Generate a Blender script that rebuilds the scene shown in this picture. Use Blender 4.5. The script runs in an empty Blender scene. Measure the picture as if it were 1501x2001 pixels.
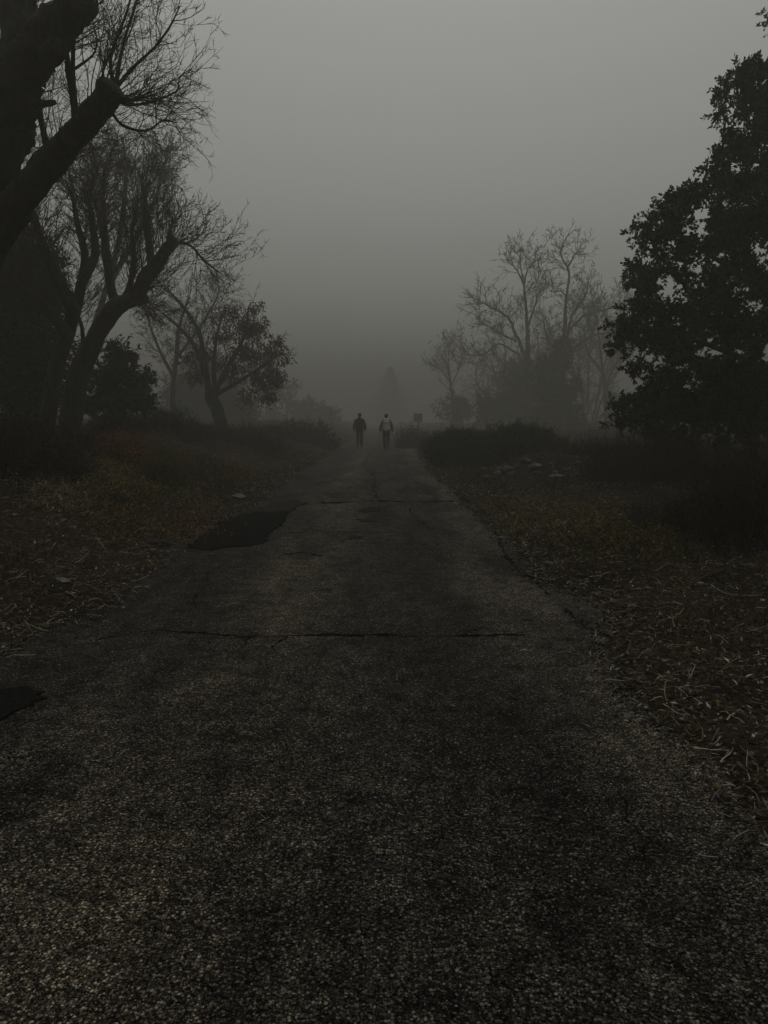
import bpy, bmesh, math, random
import numpy as np
from mathutils import Vector, Matrix
R = np.random.default_rng(11)
random.seed(5)
sc = bpy.context.scene
COL = sc.collection
PI = math.pi
rad = math.radians

# ------------------------------------------------------------------ camera
H = 1.45
F = 1503.0
PITCH = math.atan((1000.5-820.0)/F)
YAW = 0.0030                      # radians to the right
cam = bpy.data.cameras.new('camera')
co = bpy.data.objects.new('camera', cam); COL.objects.link(co)
cam.sensor_fit = 'VERTICAL'; cam.sensor_height = 36.0; cam.lens = F/2001*36
cam.clip_start = 0.05; cam.clip_end = 2000
co.location = (0, 0, H); co.rotation_euler = (PI/2-PITCH, 0, -YAW)
sc.camera = co
cp, sp = math.cos(PITCH), math.sin(PITCH)
cy_, sy_ = math.cos(YAW), math.sin(YAW)
def ray(px, py):
    a = (px-750.5)/F; b = (1000.5-py)/F
    x, y, z = a, cp+b*sp, -sp+b*cp
    return np.array([x*cy_+y*sy_, -x*sy_+y*cy_, z])
def P(px, py, d):                 # the point d metres down the road that is seen there
    v = ray(px, py); return np.array([0, 0, H])+v*(d/v[1])
def PX(d): return d/F             # metres per photograph pixel at that distance

# ------------------------------------------------------------------ noise, terrain
def mk_noise(seed, octs=4, base=1.0):
    r = np.random.default_rng(seed)
    ks = []
    for o in range(octs):
        for j in range(4):
            a = r.uniform(0, 2*PI); f = base*(2**o)*r.uniform(.7, 1.3)
            ks.append((math.cos(a)*f, math.sin(a)*f, r.uniform(0, 6.28), 0.5**o/2.2))
    def n(x, y):
        s = 0
        for kx, ky, ph, am in ks: s = s+am*np.sin(kx*x+ky*y+ph)
        return s
    return n
n_big = mk_noise(1, 3, .25); n_mid = mk_noise(2, 4, 1.3); n_fine = mk_noise(3, 4, 9.0)
n_e1 = mk_noise(4, 4, .9); n_e2 = mk_noise(5, 4, 1.1)
def xl(y): return -2.21+.13*n_e1(y, 0*y)-.18*np.exp(-((y-9)/2.0)**2)+.05*n_fine(0*y, y*.7)
def xr(y):
    return 1.38+.07*n_e2(y, 0*y)+.25*np.exp(-((y-5.8)/.7)**2)-.1*np.exp(-((y-4.0)/.7)**2)+.05*n_fine(0*y+3, y*.7)+.3*np.clip((y-22)/30, 0, 1)
def sm(t):
    t = np.clip(t, 0, 1); return t*t*(3-2*t)
def ground_z(x, y):
    x = np.asarray(x, float); y = np.asarray(y, float)
    dl = xl(y)-x; dr = x-xr(y)
    out = np.maximum(dl, dr)                       # metres outside the road edge
    z = -.06+.085*sm((out+.18)/.36)
    z = z+np.where(dl > 0, 1.0*sm(dl/5.2)+.02*np.clip(dl-6, 0, 60), 0)
    z = z+np.where(dr > 0, .45*sm((dr-.3)/5.5)+.015*np.clip(dr-5, 0, 60), 0)
    w = sm((out+.05)/.8)
    z = z+.42*np.exp(-((x-3.85)/1.25)**2-((y-19.3)/1.3)**2)
    z = z+w*(.09*n_mid(x, y)+.20*n_big(x, y)*sm(out/3)+.016*n_fine(x, y))
    return z
def gz(x, y): return float(ground_z(np.array([x]), np.array([y]))[0])
def G(px, py):                    # where the ray of that pixel meets the terrain
    v = ray(px, py); o = np.array([0, 0, H])
    t = np.concatenate([np.arange(.5, 40, .01), np.arange(40, 200, .1)])
    q = o+v*t[:, None]
    below = q[:, 2] <= np.maximum(ground_z(q[:, 0], q[:, 1]), np.where((q[:, 0] > xl(q[:, 1])) & (q[:, 0] < xr(q[:, 1])), 0, -9))
    i = int(np.argmax(below)) if below.any() else len(t)-1
    return q[i]

# ------------------------------------------------------------------ mesh collector
class MB:
    def __init__(self): self.v = []; self.f3 = []; self.f4 = []; self.c = []; self.n = 0
    def add(self, v, f, col=None):
        v = np.asarray(v, float).reshape(-1, 3); f = np.asarray(f, int)
        (self.f3 if f.shape[1] == 3 else self.f4).append(f+self.n)
        self.v.append(v); self.n += len(v)
        if col is not None:
            col = np.asarray(col, float)
            if col.ndim == 1: col = np.tile(col, (len(v), 1))
            self.c.append(col)
    def build(self, name, mat, parent=None, smooth=True):
        v = np.concatenate(self.v)
        f3 = np.concatenate(self.f3) if self.f3 else np.zeros((0, 3), int)
        f4 = np.concatenate(self.f4) if self.f4 else np.zeros((0, 4), int)
        me = bpy.data.meshes.new(name)
        me.vertices.add(len(v)); me.vertices.foreach_set('co', v.astype(np.float32).ravel())
        loops = np.concatenate([f3.ravel(), f4.ravel()]).astype(np.int32)
        me.loops.add(len(loops)); me.loops.foreach_set('vertex_index', loops)
        tot = np.concatenate([np.full(len(f3), 3), np.full(len(f4), 4)]).astype(np.int32)
        st = np.concatenate([[0], np.cumsum(tot)[:-1]]).astype(np.int32)
        me.polygons.add(len(tot)); me.polygons.foreach_set('loop_start', st); me.polygons.foreach_set('loop_total', tot)
        me.polygons.foreach_set('use_smooth', np.full(len(tot), smooth))
        if self.c:
            c = np.concatenate(self.c); c = np.concatenate([c, np.ones((len(c), 1))], 1)
            at = me.attributes.new('tint', 'FLOAT_COLOR', 'POINT'); at.data.foreach_set('color', c.astype(np.float32).ravel())
        me.update(calc_edges=True); me.validate()
        me.materials.append(mat)
        return link(name, me, parent)
def link(name, me, parent=None):
    o = bpy.data.objects.new(name, me); COL.objects.link(o)
    if parent is not None: o.parent = parent; o.matrix_parent_inverse = Matrix.Translation(-Vector(parent.location)) if parent.type == 'EMPTY' else Matrix()
    return o
def tag(o, label=None, cat=None, group=None, kind=None):
    for k, v in (('label', label), ('category', cat), ('group', group), ('kind', kind)):
        if v: o[k] = v
    return o
def empty(name, loc, label, cat, group=None):
    o = bpy.data.objects.new(name, None); COL.objects.link(o); o.location = tuple(float(a) for a in loc); o.empty_display_size = .2
    return tag(o, label, cat, group)

# ------------------------------------------------------------------ tubes, twigs, leaves
def nrm(a): return a/np.maximum(np.linalg.norm(a, axis=-1, keepdims=True), 1e-9)
def tubes(mb, pts, rr, n=3, col=None):            # pts (T,K,3), rr (T,K)
    T, K, _ = pts.shape
    if T == 0: return
    tan = nrm(np.gradient(pts, axis=1))
    ref = np.zeros((T, 1, 3)); mean = nrm(tan.mean(1)); ax = np.argmin(np.abs(mean), 1); ref[np.arange(T), 0, ax] = 1
    u = nrm(np.cross(tan, ref)); w = np.cross(tan, u)
    a = np.arange(n)*2*PI/n
    v = pts[:, :, None]+rr[:, :, None, None]*(np.cos(a)[:, None]*u[:, :, None]+np.sin(a)[:, None]*w[:, :, None])
    idx = np.arange(T*K*n).reshape(T, K, n)
    nx = np.roll(idx, -1, 2)
    f = np.stack([idx[:, :-1], nx[:, :-1], nx[:, 1:], idx[:, 1:]], -1).reshape(-1, 4)
    mb.add(v.reshape(-1, 3), f, col)
def catmull(pts, per=6):
    p = np.asarray(pts, float); p = np.vstack([2*p[0]-p[1], p, 2*p[-1]-p[-2]]); out = []
    for i in range(1, len(p)-2):
        for t in np.linspace(0, 1, per, endpoint=False):
            out.append(.5*((2*p[i])+(-p[i-1]+p[i+1])*t+(2*p[i-1]-5*p[i]+4*p[i+1]-p[i+2])*t*t+(-p[i-1]+3*p[i]-3*p[i+1]+p[i+2])*t**3))
    out.append(p[-2]); return np.array(out)
def limb(mb, pts, rads, n=14, per=7, cap=True, rough=.10, wob=0.0):
    """a smooth tapering limb with a lumpy surface; returns its centre line and radii"""
    c = catmull(pts, per)[:, :3]; r = catmull(np.array([[a, 0, 0] for a in rads]), per)[:, 0]
    if wob: c[1:-1] += R.normal(0, wob, c[1:-1].shape)*r[1:-1, None]
    K = len(c); tan = nrm(np.gradient(c, axis=0))
    u = np.cross(tan[0], [0.3, 1, .2]); u /= np.linalg.norm(u); fr = []
    for k in range(K):
        u = u-tan[k]*u.dot(tan[k]); u /= np.linalg.norm(u); fr.append((u, np.cross(tan[k], u)))
    a = np.arange(n)*2*PI/n
    ph = R.uniform(0, 6.28, 3)
    rings = []
    for k in range(K):
        lum = 1+rough*(np.sin(2*a+ph[0]+k*.35)*.5+np.sin(3*a+ph[1]-k*.6)*.4+np.sin(5*a+ph[2]+k*.9)*.3)+R.normal(0, rough*.25, n)
        rings.append(c[k]+(r[k]*lum)[:, None]*(np.cos(a)[:, None]*fr[k][0]+np.sin(a)[:, None]*fr[k][1]))
    if cap:
        e = c[-1]+tan[-1]*r[-1]*.25
        rings.append(c[-1]*.4+e*.6+(rings[-1]-c[-1])*.72); rings.append(e+(rings[-2]-c[-1])*.05)
    v = np.array(rings); m = len(rings)
    idx = np.arange(m*n).reshape(m, n); nx = np.roll(idx, -1, 1)
    mb.add(v, np.stack([idx[:-1], nx[:-1], nx[1:], idx[1:]], -1).reshape(-1, 4))
    return c, r
def grow(st, dr, ln, r0, K=6, wob=.18, up=.0, tip=.35):
    N = len(st); d = nrm(dr); p = [st]
    for k in range(1, K):
        d = nrm(d+R.normal(0, wob, (N, 3))+np.array([0, 0, up])); p.append(p[-1]+d*(ln/(K-1))[:, None])
    return np.stack(p, 1), r0[:, None]*np.linspace(1, tip, K)[None]
def sprout(pts, rr, n, t0=.25, t1=1., ang=(.5, 1.0), lf=(.35, .7), rf=.6, K=6, wob=.18, up=.05, minr=0.0, absl=None):
    T, K0, _ = pts.shape
    i = np.repeat(np.arange(T), n); N = len(i)
    t = R.uniform(t0, t1, N)*(K0-1); k = np.minimum(t.astype(int), K0-2); f = (t-k)[:, None]
    s = pts[i, k]*(1-f)+pts[i, k+1]*f; tan = nrm(pts[i, k+1]-pts[i, k])
    q = nrm(np.cross(tan, R.normal(0, 1, (N, 3)))); a = R.uniform(*ang, N)[:, None]
    d = tan*np.cos(a)+q*np.sin(a)
    L = np.linalg.norm(np.diff(pts, axis=1), axis=2).sum(1)[i]*R.uniform(*lf, N)*(1-.4*t/(K0-1)) if absl is None else R.uniform(*absl, N)
    r0 = np.maximum((rr[i, k]*(1-f[:, 0])+rr[i, k+1]*f[:, 0])*rf, minr)
    return grow(s, d, L, r0, K, wob, up)
def along(c, r, n, t0=0., t1=1., ln=(.5, 1.2), r0=.012, bias=(0, 0, .6), spread=1., K=7, wob=.14, up=.06, surf=.8):
    """shoots leaving a limb's surface"""
    K0 = len(c); t = R.uniform(t0, t1, n)*(K0-1); k = np.minimum(t.astype(int), K0-2); f = (t-k)[:, None]
    s = c[k]*(1-f)+c[k+1]*f; tan = nrm(c[k+1]-c[k]); q = nrm(np.cross(tan, R.normal(0, 1, (n, 3))))
    d = nrm(q*spread+np.array(bias)+tan*.35)
    s = s+q*(r[k]*surf)[:, None]
    return grow(s, d, R.uniform(*ln, n), np.full(n, r0)*R.uniform(.6, 1.25, n), K, wob, up)
def leaves(mb, pos, dr, ln, wd, cols, fold=.35):
    N = len(pos); d = nrm(dr); s = nrm(np.cross(d, R.normal(0, 1, (N, 3)))); nn = np.cross(d, s)
    ln = np.broadcast_to(ln, (N,))[:, None]; wd = np.broadcast_to(wd, (N,))[:, None]
    m = pos+d*ln*.45
    v = np.stack([pos, m+s*wd*.5+nn*wd*fold, pos+d*ln, m-s*wd*.5+nn*wd*fold], 1)
    b = np.arange(N)[:, None]*4
    mb.add(v.reshape(-1, 3), np.concatenate([b+[0, 1, 2], b+[0, 2, 3]]), np.repeat(cols, 4, 0))
def tints(n, base, var=.35, hue=.12):
    base = np.asarray(base); b = base[R.integers(0, len(base), n)] if base.ndim == 2 else np.tile(base, (n, 1))
    return np.clip(b*(1+R.normal(0, var, (n, 1)))*(1+R.normal(0, hue, (n, 3))), .004, .6)
def blob_points(cs, rs, n, shell=.55):
    """points in a set of lumps, denser near their outsides"""
    cs = np.asarray(cs); rs = np.asarray(rs); w = rs**2; i = R.choice(len(rs), n, p=w/w.sum())
    u = nrm(R.normal(0, 1, (n, 3))); q = R.uniform(0, 1, n)**shell
    return cs[i]+u*(rs[i]*q)[:, None]*np.array([1, 1, .8]), u
def clump_leaves(mb, cs, rs, nclump, per, ln, wd, base, spread, var=.35, droop=0.0, shell=.55):
    c, u = blob_points(cs, rs, nclump, shell)
    ct = tints(nclump, base, .25, .06)
    i = np.repeat(np.arange(nclump), per); N = len(i)
    pos = c[i]+R.normal(0, spread, (N, 3))
    d = u[i]*.7+R.normal(0, .8, (N, 3))+np.array([0, 0, -droop])
    cols = np.clip(ct[i]*(1+R.normal(0, var, (N, 1))), .004, .5)
    leaves(mb, pos, d, R.uniform(.7, 1.25, N)*ln, R.uniform(.7, 1.2, N)*wd, cols)
    return c, u
def sprig_leaves(mb, tw, cs, rs, nspr, per, L, ln, wd, base, sub=7, subr=.42, var=.3):
    """lumps split into smaller lumps; in each, leafy sprigs that carry their leaves along a twig"""
    cs = np.asarray(cs); rs = np.asarray(rs)
    i = np.repeat(np.arange(len(rs)), sub); u = nrm(R.normal(0, 1, (len(i), 3))); c2 = cs[i]+u*(rs[i]*R.uniform(.45, .95, len(i)))[:, None]; r2 = rs[i]*subr*R.uniform(.6, 1.2, len(i))
    lt = tints(len(i), base, .22, .06); k = R.choice(len(i), nspr, p=r2**2/(r2**2).sum()); v = nrm(R.normal(0, 1, (nspr, 3)))
    st = c2[k]+v*(r2[k]*R.uniform(.1, .75, nspr))[:, None]*[1, 1, .75]
    d = nrm(v+u[k]*.7+R.normal(0, .35, (nspr, 3))+[0, 0, .1]); Ls = L*R.uniform(.6, 1.3, nspr)
    pts, rr = grow(st-d*(Ls*.35)[:, None], d, Ls, np.full(nspr, .005), 5, .2, -.04); tubes(tw, pts, rr, 3)
    n = np.repeat(np.arange(nspr), per); t = R.uniform(.25, 1, len(n))**.7*3.999; q = t.astype(int); f = (t-q)[:, None]
    pos = pts[n, q]*(1-f)+pts[n, q+1]*f; ld = nrm(pts[n, q+1]-pts[n, q])*.6+R.normal(0, .75, (len(n), 3))
    leaves(mb, pos, ld, R.uniform(.65, 1.25, len(n))*ln, R.uniform(.7, 1.2, len(n))*wd, np.clip(lt[k][n]*(1+R.normal(0, var, (len(n), 1))), .004, .5))

# ------------------------------------------------------------------ materials
def mat(name):
    m = bpy.data.materials.new(name); m.use_nodes = True
    nt = m.node_tree; b = nt.nodes['Principled BSDF']; b.inputs['Roughness'].default_value = .85
    b.inputs['Specular IOR Level'].default_value = .2
    return m, nt, b
def N(nt, t, **kw):
    n = nt.nodes.new(t)
    for k, v in kw.items():
        if k in n.inputs: n.inputs[k].default_value = v
        else: setattr(n, k, v)
    return n
def ramp(nt, src, stops):
    r = nt.nodes.new('ShaderNodeValToRGB'); e = r.color_ramp.elements
    while len(e) < len(stops): e.new(.5)
    for i, (p, c) in enumerate(stops): e[i].position = p; e[i].color = (*c, 1) if len(c) == 3 else c
    nt.links.new(src, r.inputs[0]); return r
def m_tint(name, rough=.7, spec=.25):
    m, nt, b = mat(name); a = N(nt, 'ShaderNodeAttribute'); a.attribute_name = 'tint'
    nt.links.new(a.outputs['Color'], b.inputs['Base Color']); b.inputs['Roughness'].default_value = rough
    b.inputs['Specular IOR Level'].default_value = spec
    return m
def m_bark(name, c0, c1, scale=9.):
    m, nt, b = mat(name); tc = N(nt, 'ShaderNodeTexCoord'); mp = N(nt, 'ShaderNodeMapping'); mp.inputs['Scale'].default_value = (1, 1, .35)
    nt.links.new(tc.outputs['Object'], mp.inputs['Vector'])
    n = N(nt, 'ShaderNodeTexNoise', Scale=scale, Detail=8., Roughness=.65); nt.links.new(mp.outputs[0], n.inputs['Vector'])
    r = ramp(nt, n.outputs[0], [(.3, c0), (.7, c1)]); nt.links.new(r.outputs[0], b.inputs['Base Color'])
    bu = N(nt, 'ShaderNodeBump', Strength=1., Distance=.09); nt.links.new(n.outputs[0], bu.inputs['Height']); nt.links.new(bu.outputs[0], b.inputs['Normal'])
    return m
def m_plain(name, c, var=.25, scale=12., rough=.85, bump=.0):
    m, nt, b = mat(name); tc = N(nt, 'ShaderNodeTexCoord')
    n = N(nt, 'ShaderNodeTexNoise', Scale=scale, Detail=6.); nt.links.new(tc.outputs['Object'], n.inputs['Vector'])
    c = np.array(c); r = ramp(nt, n.outputs[0], [(.3, tuple(c*(1-var))), (.7, tuple(np.minimum(c*(1+var), 1)))])
    nt.links.new(r.outputs[0], b.inputs['Base Color']); b.inputs['Roughness'].default_value = rough
    if bump:
        bu = N(nt, 'ShaderNodeBump', Strength=bump, Distance=.02); nt.links.new(n.outputs[0], bu.inputs['Height']); nt.links.new(bu.outputs[0], b.inputs['Normal'])
    return m
BARK = m_bark('bark', (.020, .018, .015), (.055, .050, .043))
TWIG = m_plain('twig_bark', (.040, .035, .030), .3, 20)
LEAF = m_tint('leaf', .7, .12)
DRY = m_tint('dry_leaf', .9, .03)
ROCK = m_plain('rock', (.115, .109, .10), .35, 14, .9, .5)
WOOD = m_plain('weathered_wood', (.065, .058, .048), .35, 25, .9, .4)
CRACK = m_plain('crack_dirt', (.006, .0055, .005), .3, 20)

def ground_material():
    m, nt, b = mat('soil'); L = nt.links.new; tc = N(nt, 'ShaderNodeTexCoord')
    n1 = N(nt, 'ShaderNodeTexNoise', Scale=.9, Detail=6.); n2 = N(nt, 'ShaderNodeTexNoise', Scale=28., Detail=8., Roughness=.7)
    vo = N(nt, 'ShaderNodeTexVoronoi', Scale=38., Randomness=1.)
    for n in (n1, n2, vo): L(tc.outputs['Object'], n.inputs['Vector'])
    r1 = ramp(nt, n1.outputs[0], [(.35, (.018, .014, .010)), (.65, (.045, .034, .024))])
    r2 = ramp(nt, n2.outputs[0], [(.3, (.35, .35, .35)), (.7, (1.5, 1.45, 1.35))])
    mx = N(nt, 'ShaderNodeMix', data_type='RGBA', blend_type='MULTIPLY'); mx.inputs[0].default_value = 1
    L(r1.outputs[0], mx.inputs[6]); L(r2.outputs[0], mx.inputs[7])
    sep = N(nt, 'ShaderNodeSeparateColor'); L(vo.outputs['Color'], sep.inputs[0])
    r3 = ramp(nt, sep.outputs[0], [(.80, (0, 0, 0)), (.97, (.6, .6, .6))])
    mx2 = N(nt, 'ShaderNodeMix', data_type='RGBA'); L(r3.outputs[0], mx2.inputs[0]); L(mx.outputs[2], mx2.inputs[6]); mx2.inputs[7].default_value = (.10, .085, .065, 1)
    L(mx2.outputs[2], b.inputs['Base Color'])
    ad = N(nt, 'ShaderNodeMath', operation='MULTIPLY_ADD'); L(vo.outputs['Distance'], ad.inputs[0]); ad.inputs[1].default_value = -.6; L(n2.outputs[0], ad.inputs[2])
    bu = N(nt, 'ShaderNodeBump', Strength=1., Distance=.03); L(ad.outputs[0], bu.inputs['Height']); L(bu.outputs[0], b.inputs['Normal'])
    b.inputs['Roughness'].default_value = .95; b.inputs['Specular IOR Level'].default_value = 0
    return m
def road_material():
    m, nt, b = mat('chip_seal_asphalt'); L = nt.links.new; tc = N(nt, 'ShaderNodeTexCoord')
    wn = N(nt, 'ShaderNodeTexNoise', Scale=60., Detail=2.); L(tc.outputs['Object'], wn.inputs['Vector'])
    wob = N(nt, 'ShaderNodeMix', data_type='RGBA', blend_type='LINEAR_LIGHT'); wob.inputs[0].default_value = .006
    L(tc.outputs['Object'], wob.inputs[6]); L(wn.outputs['Color'], wob.inputs[7])
    v1 = N(nt, 'ShaderNodeTexVoronoi', Scale=112., Randomness=1.); v2 = N(nt, 'ShaderNodeTexVoronoi', Scale=230., Randomness=1.)
    for v in (v1, v2): L(wob.outputs[2], v.inputs['Vector'])
    def chips(v, lo, hi, edge):
        s = N(nt, 'ShaderNodeSeparateColor'); L(v.outputs['Color'], s.inputs[0])
        r = ramp(nt, s.outputs[0], [(.35, lo), (.80, tuple(.55*np.array(lo)+.45*np.array(hi))), (1., hi)])
        e = ramp(nt, v.outputs['Distance'], [(edge*.55, (1, 1, 1)), (edge, (.12, .12, .12))])
        x = N(nt, 'ShaderNodeMix', data_type='RGBA', blend_type='MULTIPLY'); x.inputs[0].default_value = 1
        L(r.outputs[0], x.inputs[6]); L(e.outputs[0], x.inputs[7]); return x
    c1 = chips(v1, (.008, .0076, .007), (.37, .352, .318), .60); c2 = chips(v2, (.010, .0095, .009), (.18, .172, .15), .60)
    mxc = N(nt, 'ShaderNodeMix', data_type='RGBA', blend_type='LIGHTEN'); mxc.inputs[0].default_value = 1
    L(c1.outputs[2], mxc.inputs[6]); L(c2.outputs[2], mxc.inputs[7])
    # wear: broad stains and lengthwise wheel tracks
    mp = N(nt, 'ShaderNodeMapping'); mp.inputs['Scale'].default_value = (1, .28, 1); L(tc.outputs['Object'], mp.inputs['Vector'])
    nb = N(nt, 'ShaderNodeTexNoise', Scale=1.7, Detail=5., Roughness=.6, Distortion=.6); L(mp.outputs[0], nb.inputs['Vector'])
    st = ramp(nt, nb.outputs[0], [(.32, (.38, .38, .385)), (.5, (.85, .82, .77)), (.68, (1.40, 1.32, 1.20))])
    nb2 = N(nt, 'ShaderNodeTexNoise', Scale=5.5, Detail=6., Roughness=.7); L(tc.outputs['Object'], nb2.inputs['Vector'])
    st2 = ramp(nt, nb2.outputs[0], [(.33, (.55, .55, .55)), (.6, (1.1, 1.1, 1.1))])
    a = N(nt, 'ShaderNodeMix', data_type='RGBA', blend_type='MULTIPLY'); a.inputs[0].default_value = 1; L(mxc.outputs[2], a.inputs[6]); L(st.outputs[0], a.inputs[7])
    a2 = N(nt, 'ShaderNodeMix', data_type='RGBA', blend_type='MULTIPLY'); a2.inputs[0].default_value = .8; L(a.outputs[2], a2.inputs[6]); L(st2.outputs[0], a2.inputs[7])
    # worn lengthwise bands: paler wheel tracks, tar-dark middle
    sx = N(nt, 'ShaderNodeSeparateXYZ'); L(tc.outputs['Object'], sx.inputs[0])
    ofs = N(nt, 'ShaderNodeMath', operation='MULTIPLY_ADD'); L(nb.outputs[0], ofs.inputs[0]); ofs.inputs[1].default_value = .9; L(sx.outputs[0], ofs.inputs[2])
    mr = N(nt, 'ShaderNodeMapRange'); L(ofs.outputs[0], mr.inputs[0]); mr.inputs[1].default_value = -2.0; mr.inputs[2].default_value = 2.2
    bd = ramp(nt, mr.outputs[0], [(.0, (.46, .46, .47)), (.25, (.56, .55, .54)), (.42, (.98, .92, .84)), (.56, (.56, .55, .54)), (.74, (.52, .51, .50)), (.90, (1.0, .96, .90)), (1., (.6, .6, .6))])
    a3 = N(nt, 'ShaderNodeMix', data_type='RGBA', blend_type='MULTIPLY'); a3.inputs[0].default_value = 1.; L(a2.outputs[2], a3.inputs[6]); L(bd.outputs[0], a3.inputs[7])
    # bald tar spots where the stone has gone
    nb3 = N(nt, 'ShaderNodeTexNoise', Scale=7., Detail=7., Roughness=.72, Distortion=.4); L(tc.outputs['Object'], nb3.inputs['Vector'])
    bald = ramp(nt, nb3.outputs[0], [(.38, (.42, .42, .42)), (.48, (1.08, 1.07, 1.05)), (.66, (1.55, 1.52, 1.46))])
    a4 = N(nt, 'ShaderNodeMix', data_type='RGBA', blend_type='MULTIPLY'); a4.inputs[0].default_value = .9; L(a3.outputs[2], a4.inputs[6]); L(bald.outputs[0], a4.inputs[7])
    L(a4.outputs[2], b.inputs['Base Color'])
    bu = N(nt, 'ShaderNodeBump', Strength=.7, Distance=.004); bu.invert = True; L(v1.outputs['Distance'], bu.inputs['Height'])
    bu2 = N(nt, 'ShaderNodeBump', Strength=.6, Distance=.003); bu2.invert = True; L(v2.outputs['Distance'], bu2.inputs['Height']); L(bu.outputs[0], bu2.inputs['Normal'])
    L(bu2.outputs[0], b.inputs['Normal'])
    b.inputs['Roughness'].default_value = .9; b.inputs['Specular IOR Level'].default_value = .04
    return m
for m_ in (CRACK, ROCK, WOOD): m_.node_tree.nodes['Principled BSDF'].inputs['Specular IOR Level'].default_value = 0
ROAD = road_material(); SOIL = ground_material()

# ------------------------------------------------------------------ ground, road
def steps(a, b, d0, g):
    out = [a]; d = d0
    while out[-1] < b: out.append(out[-1]+d); d *= g
    return np.array(out)
def grid(xs, ys, zf, name, m):
    X, Y = np.meshgrid(xs, ys); X = zf[1](X, Y) if zf[1] else X
    Z = zf[0](X, Y); h, w = X.shape; i = np.arange(h*w).reshape(h, w)
    mb = MB(); mb.add(np.stack([X, Y, Z], -1).reshape(-1, 3), np.stack([i[:-1, :-1], i[:-1, 1:], i[1:, 1:], i[1:, :-1]], -1).reshape(-1, 4))
    return mb.build(name, m)
px_ = steps(1.0, 120, .055, 1.022); nx_ = -steps(1.9, 120, .055, 1.022)[::-1]
xs = np.concatenate([nx_, np.linspace(-1.8, .9, 14), px_]); ys = np.concatenate([np.linspace(-14, .7, 30), steps(.8, 300, .055, 1.0095)])
ground = tag(grid(xs, ys, (ground_z, None), 'ground', SOIL), kind='structure')
ry = np.concatenate([np.linspace(-13, .7, 20), steps(.8, 299, .10, 1.015)])
def road_x(X, Y): return (xl(Y)-.22)+(xr(Y)-xl(Y)+.44)*X
def road_z(X, Y): return .010*n_big(X, Y)-.012*((X+.4)/2)**2+.010
road = tag(grid(np.linspace(0, 1, 24), ry, (road_z, road_x), 'road', ROAD), kind='structure')

def on_road(px, py):
    v = ray(px, py); t = -H/v[2]; return np.array([v[0]*t, v[1]*t, 0])
def crack_strip(c, w, jag):
    nrmv = np.gradient(c, axis=0); nrmv = np.stack([-nrmv[:, 1], nrmv[:, 0]], 1); nrmv /= np.maximum(np.linalg.norm(nrmv, axis=1)[:, None], 1e-6)
    walk = np.cumsum(R.normal(0, .010, len(c))); walk -= np.linspace(walk[0], walk[-1], len(c))
    c = c+nrmv*(walk+R.normal(0, .005, len(c)))[:, None]
    ww = np.clip(w*(.6+.45*np.sin(np.arange(len(c))*.23+R.uniform(0, 6)))*(1+R.normal(0, jag, len(c))), w*.22, w*2.4); ww[0] = ww[-1] = w*.05
    L_ = c+nrmv*ww[:, None]*.5; R_ = c-nrmv*ww[:, None]*.5; n = len(c); v = np.concatenate([L_, R_]); i = np.arange(n-1)
    return c, np.column_stack([v, road_z(v[:, 0], v[:, 1])+.004]), np.stack([i, i+1, i+1+n, i+n], 1)
def crack(pts, w, jag=.7):
    p = np.array([on_road(*q) for q in pts])[:, :2]; out = []
    for a, b in zip(p[:-1], p[1:]):
        n = max(2, int(np.linalg.norm(b-a)/.035))
        for t in np.linspace(0, 1, n, endpoint=False): out.append(a+(b-a)*t)
    mb = MB(); c, v, f = crack_strip(np.array(out), w, jag); mb.add(v, f)
    for k in range(int(len(c)/14)+1):                 # side branches
        i = R.integers(0, len(c)); an = R.uniform(0, 2*PI); n = int(R.uniform(4, 16)); pp = [c[i]]
        for q in range(n): an += R.normal(0, .35); pp.append(pp[-1]+.03*np.array([math.cos(an), math.sin(an)]))
        c2, v2, f2 = crack_strip(np.array(pp), w*.28, jag); v2[:, 2] += .0015; mb.add(v2, f2)
    o = mb.build('crack', CRACK, road); o['kind'] = 'structure'
for pts, w in [([(185, 1257), (240, 1246), (300, 1238), (372, 1244), (500, 1247), (600, 1245), (705, 1242), (800, 1246), (905, 1244), (1045, 1246)], .030),
               ([(1020, 1214), (1100, 1219), (1175, 1217)], .024),
               ([(560, 990), (640, 984), (720, 980), (800, 982), (905, 980)], .14),
               ([(455, 1094), (520, 1090), (560, 1086), (592, 1083), (622, 1088), (640, 1094)], .028),
               ([(620, 1070), (680, 1058), (720, 1052)], .028),
               ([(722, 885), (728, 915), (737, 940), (741, 960), (746, 983)], .035),
               ([(806, 984), (807, 1008)], .014), ([(530, 1046), (640, 1040), (760, 1046), (900, 1046), (960, 1044)], .022),
               ([(690, 1062), (760, 1068), (850, 1066)], .02), ([(800, 1035), (840, 1020), (880, 1018)], .022),
               ([(868, 935), (905, 990), (955, 1055), (1010, 1117), (1075, 1165)], .040),
               ([(1100, 1190), (1180, 1250), (1235, 1300), (1300, 1345), (1350, 1375)], .030),
               ([(1210, 1560), (1250, 1640), (1270, 1720)], .005), ([(0, 1492), (60, 1482), (120, 1472)], .022),
               ([(640, 968), (690, 966), (730, 969)], .03), ([(745, 892), (800, 890), (810, 893)], .05), ([(380, 1190), (400, 1150), (408, 1120)], .012)]:
    crack(pts, w*1.25)
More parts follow.
